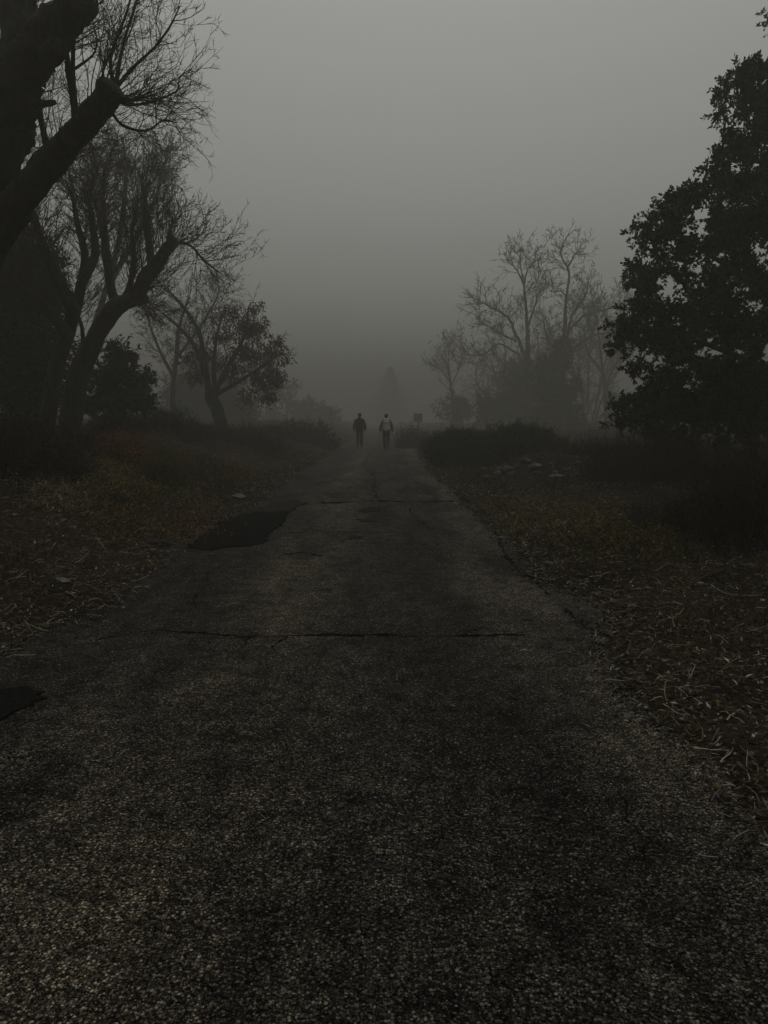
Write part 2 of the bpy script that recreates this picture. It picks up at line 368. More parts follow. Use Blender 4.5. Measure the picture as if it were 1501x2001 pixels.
def patch(pts, name, m, thick):
    p = np.array([on_road(*q)[:2] for q in pts]); out = []
    for a, b in zip(p, np.roll(p, -1, 0)):
        n = max(2, int(np.linalg.norm(b-a)/.05))
        for t in np.linspace(0, 1, n, endpoint=False): out.append(a+(b-a)*t)
    c = np.array(out)+R.normal(0, .024, (len(out), 2))+.012*np.sin(np.arange(len(out))[:, None]*[2.1, 2.7])
    bm = bmesh.new(); vs = [bm.verts.new((x, y, float(road_z(x, y))+thick)) for x, y in c]; f = bm.faces.new(vs)
    if f.normal.z < 0 or f.calc_center_median() is None: f.normal_flip()
    bmesh.ops.triangulate(bm, faces=[f]); bmesh.ops.recalc_face_normals(bm, faces=bm.faces[:])
    r = bmesh.ops.extrude_face_region(bm, geom=bm.faces[:])
    ctr = c.mean(0)
    for v in r['geom']:
        if isinstance(v, bmesh.types.BMVert): v.co.z -= thick+.03; v.co.x += (v.co.x-ctr[0])*.02; v.co.y += (v.co.y-ctr[1])*.02
    bmesh.ops.recalc_face_normals(bm, faces=bm.faces[:])
    me = bpy.data.meshes.new(name); bm.to_mesh(me); bm.free(); me.materials.append(m); o = link(name, me, road); o['kind'] = 'structure'
PATCHM = m_plain('fresh_asphalt', (.010, .0098, .0092), .5, 90, .8, .5)
STAIN = m_plain('thin_asphalt_skim', (.024, .023, .021), .3, 60, .8, .5)
for m_ in (PATCHM, STAIN): m_.node_tree.nodes['Principled BSDF'].inputs['Specular IOR Level'].default_value = 0
patch([(368, 1073), (396, 1050), (440, 1018), (482, 1006), (530, 1003), (562, 1000), (556, 1018), (545, 1032), (528, 1044), (522, 1052), (525, 1062), (505, 1068), (450, 1072), (410, 1080)], 'asphalt_patch', PATCHM, .014)
patch([(488, 1003), (535, 982), (575, 978), (600, 984), (578, 992), (566, 1003)], 'asphalt_patch', STAIN, .012)
patch([(-30, 1352), (40, 1350), (82, 1358), (70, 1378), (30, 1400), (-20, 1425)], 'asphalt_patch', PATCHM, .012)
for pts in ([(703, 996), (740, 993), (738, 1002), (706, 1003)], [(700, 1017), (728, 1015), (732, 1022), (702, 1023)], [(682, 1050), (704, 1050), (702, 1056), (684, 1057)]):
    patch(pts, 'asphalt_patch', STAIN, .005)

# ------------------------------------------------------------------ rocks and wood on the verges
def rock(name, px, py, w, h, label, m=ROCK, squash=.6, seed=0, rot=0, depth=1.0, cat='rock', group='pale rocks on the verges', sink=.25):
    g = G(px, py); d = g[1]; sz = w*PX(d)
    bm = bmesh.new(); bmesh.ops.create_icosphere(bm, subdivisions=3, radius=.5)
    r = random.Random(seed*7+3); pl = [(Vector((r.uniform(-1, 1), r.uniform(-1, 1), r.uniform(-1, 1))).normalized(), r.uniform(.24, .42)) for _ in range(11)]
    for v in bm.verts:
        for nn, k in pl:
            e = v.co.dot(nn)-k
            if e > 0: v.co -= nn*e*.92
        v.co *= 1+.05*math.sin(v.co.x*17+v.co.y*23+v.co.z*19+seed)
        v.co.x *= sz*1.25; v.co.y *= sz*depth; v.co.z *= h*PX(d)*1.5
    bmesh.ops.rotate(bm, verts=bm.verts, cent=(0, 0, 0), matrix=Matrix.Rotation(rot, 3, 'Y')@Matrix.Rotation(r.uniform(-.4, .4), 3, 'Z'))
    me = bpy.data.meshes.new(name); bm.to_mesh(me); bm.free(); me.materials.append(m)
    o = link(name, me); o.location = (g[0], g[1], gz(g[0], g[1])+h*PX(d)*(.5-sink)); return tag(o, label, cat, group)
RK = [(988, 886, 24, 25, 'tall pointed pale rock at the back of the right-hand heap', .2), (1046, 914, 24, 10, 'long bright slab tilted up in the middle of the right-hand heap', -.35),
      (1085, 932, 34, 7, 'flat pale splinter of rock lying in front of the right-hand heap', -.08), (994, 922, 20, 14, 'broad dull grey rock below the tall pointed one', .2),
      (970, 922, 9, 6, 'small bright pebble left of the broad dull rock', 0), (942, 919, 18, 7, 'low dark-edged stone nearest the road in the right-hand heap', -.2),
      (1015, 905, 9, 8, 'small rounded stone between the pointed rock and the bright slab', 0), (1050, 896, 10, 8, 'small pale stone on top behind the bright slab', 0),
      (1082, 912, 13, 13, 'upright grey stone at the right end of the heap', .1), (1120, 992, 22, 9, 'low grey rock half sunk in yellow weeds on the right verge', 0),
      (256, 918, 26, 16, 'rounded grey boulder among dry grass on the left bank', .35), (464, 974, 26, 12, 'low brown rock on the left verge above the black patch', .1),
      (405, 1038, 36, 12, 'flat grey slab touching the edge of the black patch', -.1), (132, 968, 16, 15, 'pointed grey stone under the dark brush on the left bank', .4),
      (122, 1139, 30, 10, 'pale flat stone alone on the lower left leaf litter', .25), (1345, 1313, 9, 7, 'small white pebble at the right road edge', 0)]
for i, (px, py, w, h, lb, rt) in enumerate(RK): rock('rock', px, py, w, h, lb, seed=i, rot=rt)
for k in range(22):
    px, py = 940+R.uniform(0, 1)**.8*190, 898+R.uniform(0, 42); sz = R.uniform(6, 15)
    rock('stone', px, py, sz, sz*R.uniform(.5, .9), 'small broken stone scattered round the pale rock heap on the right', seed=50+k, rot=R.uniform(-.6, .6), cat='stone', group='broken stones round the right-hand heap', sink=.1)
rock('bark_slab', 1388, 1132, 66, 16, 'curved grey slab of bark lying below the big olive bush', WOOD, rot=-.42, seed=31, cat='bark', group=None, depth=.12)
rock('wood_block', 304, 1064, 58, 15, 'flat brown block of wood on the left verge beside the black patch', WOOD, seed=71, rot=.03, cat='wood block', group=None, depth=.16)
rock('wood_block', 1232, 1112, 46, 12, 'short brown wood block on the right verge left of the bark slab', WOOD, seed=73, rot=.02, cat='wood block', group=None, depth=.14)
def stick(pts, r, label):
    q = np.array([G(*p)+[0, 0, r*1.5] for p in pts]); mb = MB(); limb(mb, q, np.linspace(r, r*.5, len(q)), 6, 6, rough=.12)
    return tag(mb.build('stick', PALE), label, 'stick', 'loose sticks on the verges')
PALE = m_plain('bleached_wood', (.15, .135, .11), .3, 30)
stick([(1390, 1147), (1415, 1162), (1450, 1168), (1491, 1166)], .009, 'long pale curved stick in front of the bark slab')
stick([(1280, 1119), (1292, 1112), (1306, 1102)], .008, 'short straight stick between the broken log and the bark slab')
stick([(188, 1052), (202, 1070), (214, 1086)], .007, 'thin leaning stick left of the thick grey log')
stick([(30, 1135), (42, 1126), (55, 1116)], .009, 'pale forked stick on the leaf litter at the left frame edge')
stick([(1233, 1155), (1270, 1152), (1310, 1160)], .008, 'gnarled stick lying left of the long curved stick')
stick([(1220, 1184), (1245, 1189), (1272, 1192)], .009, 'dark straight stick at the road edge under the broken log')
stick([(1320, 1526), (1342, 1537), (1364, 1546)], .003, 'thin bent straw lying on the asphalt near the right edge')

# ------------------------------------------------------------------ leaf litter
def litter():
    mb = MB(); tw = MB()
    def place(n, side, ymin, ymax, spread, sz):
        y = ymin*(ymax/ymin)**R.uniform(0, 1, n)
        o = np.abs(R.exponential(spread, n))-.12*R.uniform(0, 1, n)**2-np.where(R.uniform(0, 1, n) < .08, R.exponential(.15, n), 0)
        o = np.where(R.uniform(0, 1, n) < .35, R.uniform(0, 6.5, n), o); x = np.where(side < 0, xl(y)-o, xr(y)+o)
        z = np.maximum(ground_z(x, y), np.where((x > xl(y)-.2) & (x < xr(y)+.2), road_z(x, y)+.003, -9))
        return np.stack([x, y, z], 1)
    for side, n in ((-1, 36000), (1, 44000)):
        p = place(n, side, 2.2, 32, 2.3, 1); N_ = len(p)
        a = R.uniform(0, 2*PI, N_); el = R.normal(.1, .28, N_)
        d = np.stack([np.cos(a)*np.cos(el), np.sin(a)*np.cos(el), np.sin(el)], 1)
        p[:, 2] += R.uniform(.002, .035, N_)
        base = np.array([[.060, .043, .028], [.12, .095, .062], [.040, .028, .019], [.20, .18, .145], [.30, .275, .23], [.14, .115, .05], [.075, .040, .022], [.030, .025, .019], [.022, .018, .014], [.016, .014, .011], [.020, .017, .013], [.035, .026, .018]])
        leaves(mb, p, d, R.uniform(.018, .062, N_)*(.8+p[:, 1]/40), R.uniform(.005, .017, N_)*(.8+p[:, 1]/30), tints(N_, base, .35, .08), .3)
        q = place(5200, side, 2.2, 20, 1.8, 1); M = len(q); q[:, 2] += R.uniform(.004, .03, M)
        a = R.uniform(0, 2*PI, M); d = np.stack([np.cos(a), np.sin(a), R.normal(.02, .1, M)], 1)
        pts, rr = grow(q, d, R.uniform(.03, .20, M), R.uniform(.0012, .0040, M), 5, .22, -.02, .6)
        tubes(mb, pts, rr, 3, np.repeat(tints(M, [[.26, .235, .195], [.15, .13, .10], [.06, .05, .036]], .3, .05), 15, 0))
        # clods and stones in the soil
        s = place(5000, side, 2.2, 18, 1.3, 1); M = len(s); oc = np.array([[1, 0, 0], [0, 1, 0], [-1, 0, 0], [0, -1, 0], [0, 0, 1], [0, 0, -1.]])
        v = s[:, None]+oc[None]*R.uniform(.004, .017, (M, 1, 1))*R.uniform(.5, 1.2, (M, 6, 1))
        fi = np.array([[0, 1, 4], [1, 2, 4], [2, 3, 4], [3, 0, 4], [1, 0, 5], [2, 1, 5], [3, 2, 5], [0, 3, 5]])
        mb.add(v.reshape(-1, 3), (np.arange(M)[:, None, None]*6+fi[None]).reshape(-1, 3), np.repeat(tints(M, [[.05, .042, .034], [.10, .092, .08], [.16, .15, .135]], .3, .05), 6, 0))
    return tag(mb.build('leaf_litter', DRY, smooth=False), 'brown fallen leaves, twigs and crumbs covering both verges', 'leaf litter', kind='stuff')
litter()
def loose_chips():
    n = 26000; mb = MB()
    y = 1.5*(9/1.5)**R.uniform(0, 1, n); x = R.uniform(-2.4, 1.7, n); s = R.uniform(.0028, .0062, n)*(1+.5*(R.uniform(0, 1, n) > .96))
    p = np.stack([x, y, road_z(x, y)+s*.25], 1)
    oc = np.array([[1, 0, 0], [.5, .85, 0], [-.5, .85, 0], [-1, 0, 0], [-.5, -.85, 0], [.5, -.85, 0], [.25, .2, .62], [-.3, -.2, .62]])
    a = R.uniform(0, 2*PI, n); ca, sa = np.cos(a), np.sin(a); q = oc[None]*R.uniform(.6, 1.25, (n, 8, 1))*s[:, None, None]
    v = np.stack([q[..., 0]*ca[:, None]-q[..., 1]*sa[:, None], q[..., 0]*sa[:, None]+q[..., 1]*ca[:, None], q[..., 2]], -1)+p[:, None]
    fi = np.array([[0, 1, 6], [1, 2, 6], [2, 7, 6], [2, 3, 7], [3, 4, 7], [4, 5, 7], [5, 6, 7], [5, 0, 6]])
    mb.add(v.reshape(-1, 3), (np.arange(n)[:, None, None]*8+fi[None]).reshape(-1, 3), np.repeat(tints(n, [[.05, .047, .042], [.085, .08, .072], [.14, .13, .115], [.03, .028, .026]], .3, .05), 8, 0))
    return tag(mb.build('gravel', DRY, smooth=False), 'loose stone chips bedded in the near asphalt', 'gravel', kind='stuff')
loose_chips()

# ------------------------------------------------------------------ bushes
def bush(name, px0, px1, pytop, d, depth, nst, label, cat='bush', leafc=((.030, .028, .012),), leafn=9000, lf=.03, wd=.010, stem=(.035, .028, .02), bend=.15, group=None, top_noise=.3, lean=.3, solid=0):
    e = 0; x0, x1 = P(px0, 820, d)[0], P(px1, 820, d)[0]; cx = (x0+x1)/2; top = P(0, pytop, d)[2]
    root = empty(name, (cx, d, gz(cx, d)), label, cat, group)
    x = R.uniform(x0, x1, nst); y = d+R.uniform(-depth/2, depth/2, nst); z = ground_z(x, y)
    e = np.sqrt(np.clip(1-((x-cx)/((x1-x0)/2+.01))**2*.75, .1, 1)); cl_ = np.full(nst, .98) if solid else np.clip(.8+.55*n_mid(x*1.7, y*1.7)+.25*n_mid(x*5, y*5), .3, 1.2); hh = np.maximum((top-z)*e*cl_*(1+R.normal(-.12, top_noise*.5, nst)), .15)
    hh = hh*np.where((R.uniform(0, 1, nst) < .05) & (not solid), R.uniform(1.1, 1.5, nst), 1)
    dr = np.stack([R.normal(0, lean, nst), R.normal(0, lean, nst), np.ones(nst)], 1)
    st = MB(); pts, rr = grow(np.stack([x, y, z-.03], 1), dr, hh, np.full(nst, .006)*R.uniform(.6, 1.5, nst), 6, bend, .02, .4)
    tubes(st, pts, rr, 3)
    p2, r2 = sprout(pts, rr, 4, .3, 1., (.3, .8), (.25, .5), .55, 4, .2, .05); tubes(st, p2, r2, 3)
    st.build('stems', TWIGS.setdefault(stem, m_plain('stem', stem, .3, 20)), root)
    fo = MB(); allp = np.concatenate([p2.reshape(-1, 3), pts[:, 2:].reshape(-1, 3)])
    i = R.integers(0, len(allp), leafn); pos = allp[i]+R.normal(0, .03, (leafn, 3))
    leaves(fo, pos, R.normal(0, .7, (leafn, 3))+[0, 0, .5], R.uniform(.6, 1.3, leafn)*lf, R.uniform(.6, 1.3, leafn)*wd, tints(leafn, leafc, .3, .08))
    fo.build('foliage', LEAF, root)
    return root
TWIGS = {}
OLV = ((.060, .052, .012), (.045, .042, .012), (.030, .028, .012)); BRN = ((.045, .032, .020), (.032, .024, .016), (.06, .045, .028)); GRN = ((.025, .027, .012), (.018, .020, .010), (.035, .034, .014))
RST = ((.21, .080, .036), (.15, .060, .030), (.17, .10, .045))
bush('scrub_bush', 842, 960, 834, 25, 2.2, 520, 'dark low bush nearest the road on the right, below the small bare tree', leafc=GRN, leafn=46000, lf=.05, wd=.026, solid=1, top_noise=.12)
bush('scrub_bush', 930, 1090, 824, 24, 2.4, 620, 'dark bush behind the heap of pale rocks on the right', leafc=GRN, leafn=52000, lf=.05, wd=.026, solid=1, top_noise=.12)
bush('scrub_bush', 1085, 1240, 856, 21, 2.2, 620, 'low brown brush right of the pale rock heap', leafc=BRN+GRN, leafn=17000, lf=.04, wd=.014)
bush('broom_bush', 1160, 1420, 842, 14.5, 2.2, 900, 'low olive-tinged bush under the left edge of the leafy oak', leafc=OLV, leafn=18000, lf=.04, wd=.009)
bush('broom_bush', 1335, 1640, 862, 8.2, 2.0, 1000, 'big fine-leaved olive bush filling the right frame edge', leafc=OLV+GRN, leafn=42000, lf=.035, wd=.006, lean=.22)
bush('scrub_bush', 1240, 1400, 930, 9.6, 1.2, 260, 'thin dry brush left of the big olive bush', leafc=BRN, leafn=4000, lf=.04, wd=.01)
bush('scrub_bush', -160, 120, 815, 10.5, 2.4, 720, 'tall dark brush at the left frame edge under the biggest tree', leafc=GRN+BRN, leafn=24000, lf=.05, wd=.014)
bush('scrub_bush', 40, 190, 836, 13, 2.0, 380, 'dark brown brush below the leaning pollard on the left bank', leafc=BRN+GRN, leafn=12000, lf=.045, wd=.014)
bush('bracken', 180, 285, 853, 14, 1.6, 300, 'rust-red dead bracken behind the rounded boulder', 'fern', leafc=RST, leafn=8000, lf=.06, wd=.016, stem=(.07, .035, .02))
bush('grass_tuft', 282, 345, 872, 13, 1.0, 380, 'yellowish grass tuft right of the rounded boulder', 'grass tuft', leafc=((.17, .14, .05), (.11, .095, .035)), leafn=3500, lf=.05, wd=.006, stem=(.085, .07, .03))
bush('grass_tuft', 345, 450, 868, 15.5, 1.4, 420, 'brown grass tuft uphill of the low brown rock', 'grass tuft', leafc=((.13, .095, .05), (.09, .065, .035)), leafn=4000, lf=.05, wd=.008, stem=(.06, .045, .025))
bush('scrub_bush', 170, 400, 802, 24, 3, 560, 'long dark brush under the brown-leaved tree', leafc=BRN+GRN, leafn=16000, lf=.06, wd=.02)
bush('scrub_bush', 380, 560, 830, 28, 3, 420, 'brown brush between the brown-leaved tree and the road', leafc=BRN, leafn=12000, lf=.06, wd=.02)
bush('scrub_bush', 520, 655, 824, 38, 4, 520, 'hazy low brush at the left road edge beside the walkers', leafc=BRN+GRN, leafn=12000, lf=.09, wd=.03)
bush('scrub_bush', 775, 850, 836, 40, 3, 300, 'hazy low brush at the foot of the brown sign', leafc=BRN, leafn=6000, lf=.08, wd=.03)

def undergrowth():
    mb = MB(); n = 26000
    y = 5*(70/5)**R.uniform(0, 1, n); o = .5+R.exponential(3.2, n); s = np.where(R.uniform(0, 1, n) < .5, -1, 1)
    x = np.where(s < 0, xl(y)-o-.9*R.uniform(0, 1, n), xr(y)+o)
    keep = n_big(x*2.3, y*2.3)+.5*n_mid(x*.5, y*.5)+R.normal(0, .12, n) > .02; x, y = x[keep], y[keep]; n = len(x)
    p = np.stack([x, y, ground_z(x, y)-.01], 1); d = np.stack([R.normal(0, .45, n), R.normal(0, .45, n), np.ones(n)], 1)
    hgt = R.uniform(.06, .32, n)*(1+.4*n_mid(x*.3, y*.3)); pts, rr = grow(p, d, hgt, R.uniform(.0014, .0035, n)*(1+y/22), 4, .22, -.08, .3)
    tubes(mb, pts, rr, 3, np.repeat(tints(n, [[.055, .042, .024], [.08, .065, .03], [.035, .028, .018], [.04, .042, .018], [.06, .035, .02]], .3, .08), 12, 0))
    i = R.integers(0, n, n//2); leaves(mb, pts[i, 2], R.normal(0, 1, (len(i), 3)), R.uniform(.02, .06, len(i)), R.uniform(.01, .025, len(i)), tints(len(i), [[.045, .036, .018], [.03, .032, .014], [.10, .085, .03]], .3, .08))
    for x0, x1, y0, y1, n, bs in ((960, 1190, 978, 1055, 1500, [[.15, .12, .050], [.09, .075, .040], [.19, .155, .08]]), (1120, 1330, 1010, 1090, 1800, [[.11, .095, .028], [.08, .06, .03]]), (170, 360, 885, 975, 3600, [[.12, .10, .028], [.07, .07, .022], [.15, .12, .06]]),
                                  (60, 180, 930, 1000, 900, [[.11, .085, .04], [.16, .13, .09]]), (330, 500, 895, 950, 2000, [[.11, .09, .03], [.08, .05, .025]]), (200, 420, 990, 1060, 900, [[.09, .07, .03], [.10, .055, .025]])):
        c = np.array([G(R.uniform(x0, x1), R.uniform(y0, y1)) for k in range(70)]); i = R.integers(0, 70, n); b = c[i]+np.column_stack([R.normal(0, 1, (n, 2))*R.choice([.06, .12, .4], (n, 1)), np.zeros(n)]); b[:, 2] = ground_z(b[:, 0], b[:, 1])
        pts, rr = grow(b, np.stack([R.normal(0, .6, n), R.normal(0, .6, n), np.ones(n)], 1), R.uniform(.05, .17, n), np.full(n, .0022), 4, .3, -.1, .4); tubes(mb, pts, rr, 3, np.repeat(tints(n, bs, .25, .06)*.8, 12, 0))
        bs = np.array(bs)*(1.15 if x0 > 700 else 1.6); leaves(mb, np.concatenate([pts[:, 2], pts[:, 3]]), R.normal(0, 1, (2*n, 3))+[0, 0, .3], R.uniform(.03, .075, 2*n), R.uniform(.010, .026, 2*n), tints(2*n, bs, .3, .06))
    return tag(mb.build('undergrowth', DRY, smooth=False), 'short dry grass and weeds growing over both verges', 'undergrowth', kind='stuff')
undergrowth()

# ------------------------------------------------------------------ bare trees
def tree_root(name, px, py, d, label, group=None):
    b = P(px, py, d); return empty(name, (b[0], d, gz(b[0], d)), label, 'tree', group)
class Tree:
    def __init__(s, root, d, dense=1.0, fine=.42): s.root = root; s.d = d; s.tr = MB(); s.tw = MB(); s.limbs = []; s.dense = dense; s.fine = fine
    def limb(s, pts, rpx, n=14, dz=0, **k):
        d0 = s.d; q = []
        for j, p in enumerate(pts):
            dd = d0+(p[2] if len(p) > 2 else dz*j/max(1, len(pts)-1)); q.append(P(p[0], p[1], dd))
        q = np.array(q); rr = np.array(rpx)*PX(d0)
        if pts[0][1] > 790: q[0][2] = min(q[0][2], gz(q[0][0], q[0][1])-.2)
        c, r = limb(s.tr, q, rr, n, **k); s.limbs.append((c, r)); return c, r
    def shoots(s, lm, n, levels=((4, .5), (3, .5)), r0=.012, **k):
        n = int(n*s.dense); pts, rr = along(lm[0], lm[1], n, r0=r0, **k); tubes(s.tw, pts, rr, 4 if r0 > .02 else 3); allp = [pts]
        mr = PX(s.d)*s.fine
        for cnt, lf in levels:
            pts, rr = sprout(pts, rr, cnt, .2, 1., (.35, 1.0), (lf*.6, lf*1.2), .6, 5, .16, .05, mr); tubes(s.tw, pts, rr, 3); allp.append(pts)
        return allp
    def done(s, mat_=None):
        s.tr.build('trunk', BARK, s.root)
        if s.tw.n: s.tw.build('crown', TWIG, s.root)

# A: huge pollard, mostly outside the left edge
rt = tree_root('pollard_tree', -140, 1000, 11, 'massive dark pollarded tree filling the upper left corner', 'bare trees on the left bank'); A = Tree(rt, 11, 1.8, .5)
tk = A.limb([(-170, 1010), (-150, 850), (-120, 700), (-95, 590), (-75, 480), (-45, 370), (-5, 265), (18, 200), (36, 150)], [88, 74, 68, 66, 64, 62, 57, 50, 44], 26, per=11, rough=.13)
a1 = A.limb([(-100, 600), (-55, 525), (0, 440), (45, 385), (100, 315), (150, 262), (195, 207), (222, 172)], [54, 43, 34, 29, 25, 23, 22, 26], 22, per=11, dz=-.6, rough=.14)
a2 = A.limb([(40, 130), (38, 60), (36, 0), (30, -80), (40, -170)], [34, 33, 32, 30, 27], 20, per=11, dz=.5, rough=.13)
a3 = A.limb([(45, 140), (75, 88), (112, 50), (140, 18), (150, -15)], [40, 37, 34, 32, 29], 20, per=11, dz=-.4, rough=.14)
A.limb([(120, 50), (148, 25), (168, 8)], [26, 26, 22], 12, dz=-.5, rough=.09)
A.limb([(75, 120), (100, 104), (116, 92)], [24, 22, 17], 12, dz=-.5, rough=.1)
A.limb([(55, 212), (80, 204), (107, 200)], [10, 7, 5], 8, dz=-.2)
s1 = A.limb([(97, 305), (86, 262), (79, 225), (73, 185), (66, 150)], [7.5, 6, 5.5, 5.5, 4], 8, dz=.2)
s2 = A.limb([(150, 240), (143, 195), (133, 140), (131, 105), (120, 85)], [8, 6, 5, 4, 3], 8)
s3 = A.limb([(147, 215), (143, 160), (143, 100), (147, 58), (172, 46), (188, 20), (190, -20)], [6, 4.5, 4, 3.4, 3, 2.5, 2], 8)
s4 = A.limb([(222, 172), (216, 120), (228, 75), (246, 30), (262, -30)], [5, 3.2, 2.6, 2.2, 1.6], 6)
s5 = A.limb([(226, 168), (236, 110), (250, 55), (268, 0), (280, -60)], [5, 3.2, 2.6, 2.2, 1.6], 6, dz=.4)
s6 = A.limb([(228, 170), (262, 130), (300, 95), (330, 55), (352, 12)], [4.5, 3, 2.5, 2, 1], 6, dz=-.3)
s7 = A.limb([(222, 195), (262, 205), (305, 195), (345, 178), (352, 150), (375, 134)], [4, 2.6, 2, 1.6, 1.2, .8], 6, dz=.4)
s8 = A.limb([(212, 210), (240, 245), (285, 255), (320, 235), (345, 240)], [4, 2.6, 2, 1.4, .9], 6, dz=-.2)
s9 = A.limb([(145, 135), (170, 118), (186, 100), (188, 70), (178, 30)], [3, 2.4, 2, 1.5, 1], 6)
for lm, n in ((s2, 7), (s3, 9), (s4, 10), (s5, 11), (s6, 12), (s7, 12), (s8, 12), (s9, 6), (s1, 5)):
    A.shoots(lm, n, ((3, .6), (3, .6)), r0=.0065, t0=.15, ln=(.30, .85), bias=(.3, 0, .25), spread=.9, wob=.13, up=.05, surf=0)
A.shoots(a1, 26, ((4, .6), (3, .55)), r0=.008, t0=.5, ln=(.4, 1.1), bias=(.3, 0, .5), spread=.9, up=.08)
A.shoots((a1[0][-9:], a1[1][-9:]), 20, ((4, .65), (4, .55)), r0=.0085, t0=.3, ln=(.5, 1.15), bias=(.75, 0, .3), spread=.95, up=.05)
A.shoots(a3, 20, ((4, .6), (3, .5)), r0=.008, t0=.2, ln=(.4, 1.0), bias=(.5, 0, .3), spread=.8)
A.shoots(tk, 16, ((3, .6), (3, .5)), r0=.008, t0=.55, ln=(.4, .9), bias=(.4, 0, .2), spread=.8)
A.shoots(a2, 12, ((3, .6), (3, .5)), r0=.008, t0=.1, ln=(.4, .9), bias=(.1, 0, .2), spread=.8)
A.done()

# B: leaning pollard
rt = tree_root('pollard_tree', 135, 800, 20, 'leaning pollarded tree with two cut arms on the left bank', 'bare trees on the left bank'); B = Tree(rt, 20, 1.7, .5)
b0 = B.limb([(128, 830), (150, 750), (172, 690), (194, 648), (216, 612), (240, 592), (266, 586), (287, 584)], [23, 20, 18, 17, 17, 15, 12, 8], 14, dz=-.5)
b1 = B.limb([(262, 588), (274, 566), (284, 545), (304, 520), (326, 488), (341, 467)], [15, 14, 14, 13, 11, 10], 12, dz=-.6)
b2 = B.limb([(228, 600), (217, 560), (208, 500), (203, 440), (200, 380), (206, 320)], [11, 9, 8, 6.5, 5, 3], 10, dz=.8)
b3 = B.limb([(298, 528), (293, 490), (286, 440), (283, 390), (276, 345)], [9, 7.5, 6, 4.5, 2.5], 10, dz=.4)
b4 = B.limb([(238, 596), (254, 556), (262, 510), (258, 455), (268, 400)], [8, 6, 5, 4, 2], 8, dz=-1)
b5 = B.limb([(338, 472), (372, 480), (400, 510), (432, 535)], [4, 2.6, 2, 1], 6, dz=.3)
b6 = B.limb([(163, 672), (160, 640), (150, 610), (140, 580)], [5, 4, 3, 2], 6, dz=-.5)
for lm, n, bi in ((b1, 34, (.25, 0, .8)), (b2, 44, (-.1, 0, .8)), (b3, 40, (.15, 0, .9)), (b4, 34, (0, 0, .9)), (b5, 22, (.3, 0, .2)), (b6, 10, (-.2, 0, .5))):
    B.shoots(lm, n, ((4, .55), (4, .5)), r0=.010, t0=.2, ln=(.6, 1.7), bias=bi, spread=.8, wob=.12, up=.08)
B.shoots((b1[0][-8:], b1[1][-8:]), 16, ((4, .6), (3, .5)), r0=.010, t0=.2, ln=(.6, 1.5), bias=(.7, 0, .6), spread=.8, up=.06)
B.shoots((b0[0][-12:], b0[1][-12:]), 26, ((4, .5), (3, .5)), r0=.009, t0=.1, ln=(.5, 1.2), bias=(.5, 0, -.1), spread=.9, up=-.02)
B.done()

# C: trunk left of B
rt = tree_root('bare_tree', 95, 800, 17, 'dark bare tree just left of the leaning pollard', 'bare trees on the left bank'); Cc = Tree(rt, 17, 2.2, .5)
c0 = Cc.limb([(84, 830), (104, 745), (122, 680), (142, 620), (158, 560), (166, 500), (150, 430), (140, 370)], [16, 15, 14, 12, 10, 7, 5, 3], 14, dz=.4)
c1 = Cc.limb([(146, 610), (115, 550), (85, 480), (60, 410), (20, 360)], [14, 11, 8, 6, 3], 10, dz=-.8)
c2 = Cc.limb([(160, 555), (185, 500), (182, 440), (176, 380), (190, 330)], [10, 8, 6, 4, 2], 8, dz=1)
c3 = Cc.limb([(135, 660), (90, 600), (40, 560), (-20, 500)], [12, 9, 6, 4], 10, dz=-.4)
for lm in (c0, c1, c2, c3): Cc.shoots(lm, 42, ((4, .55), (4, .5)), r0=.010, t0=.35, ln=(.5, 1.5), bias=(0, 0, .5), spread=.9, up=.04)
Cc.done()
# C2: twiggy tree farther back, fills the upper crown
rt = tree_root('bare_tree', 230, 790, 40, 'thin hazy bare tree behind the leaning pollard with dense twig knots', 'bare trees on the left bank'); D2 = Tree(rt, 40, 1.8, .45)
d0 = D2.limb([(150, 815), (160, 720), (190, 620), (226, 500), (242, 400), (246, 320), (240, 270)], [7, 6.5, 6, 5, 4, 3, 1.5], 10)
d1 = D2.limb([(205, 570), (262, 470), (300, 400), (317, 340), (330, 290)], [6, 5, 4, 3, 1.5], 8, dz=1)
d2 = D2.limb([(215, 530), (195, 430), (180, 350), (190, 290)], [6, 4.5, 3.5, 2], 8, dz=-1)
for lm in (d0, d1, d2): D2.shoots(lm, 60, ((4, .55), (4, .5)), r0=.018, t0=.35, ln=(.6, 1.9), bias=(0, 0, .4), spread=.9, up=.03)
for kx, ky in ((244, 325), (317, 338)):
    q = P(kx, ky, 40); n = 170; pts, rr = grow(np.tile(q, (n, 1)), R.normal(0, 1, (n, 3)), R.uniform(.3, 1.0, n), np.full(n, .012), 6, .5, 0); tubes(D2.tw, pts, rr, 3)
    p2, r2 = sprout(pts, rr, 3, .2, 1, (.5, 1.2), (.4, .8), .8, 4, .3, 0, .008); tubes(D2.tw, p2, r2, 3)
D2.done()
# J: bare branches joining B and E
rt = tree_root('bare_tree', 330, 820, 48, 'hazy slender bare tree between the leaning pollard and the brown-leaved tree', 'bare trees on the left bank'); J = Tree(rt, 48, 1.8, .45)
j0 = J.limb([(340, 830), (338, 760), (345, 700), (350, 640), (370, 580)], [6, 5, 4.5, 3.5, 2], 8)
j1 = J.limb([(341, 740), (310, 680), (290, 620), (300, 570)], [4, 3, 2.4, 1.2], 6, dz=1)
j2 = J.limb([(345, 700), (390, 640), (420, 590), (430, 560)], [3.5, 2.8, 2, 1], 6, dz=-1)
for lm in (j0, j1, j2): J.shoots(lm, 46, ((4, .55), (3, .5)), r0=.016, t0=.2, ln=(.6, 1.8), bias=(0, 0, .35), spread=.9, up=.03)
J.done()

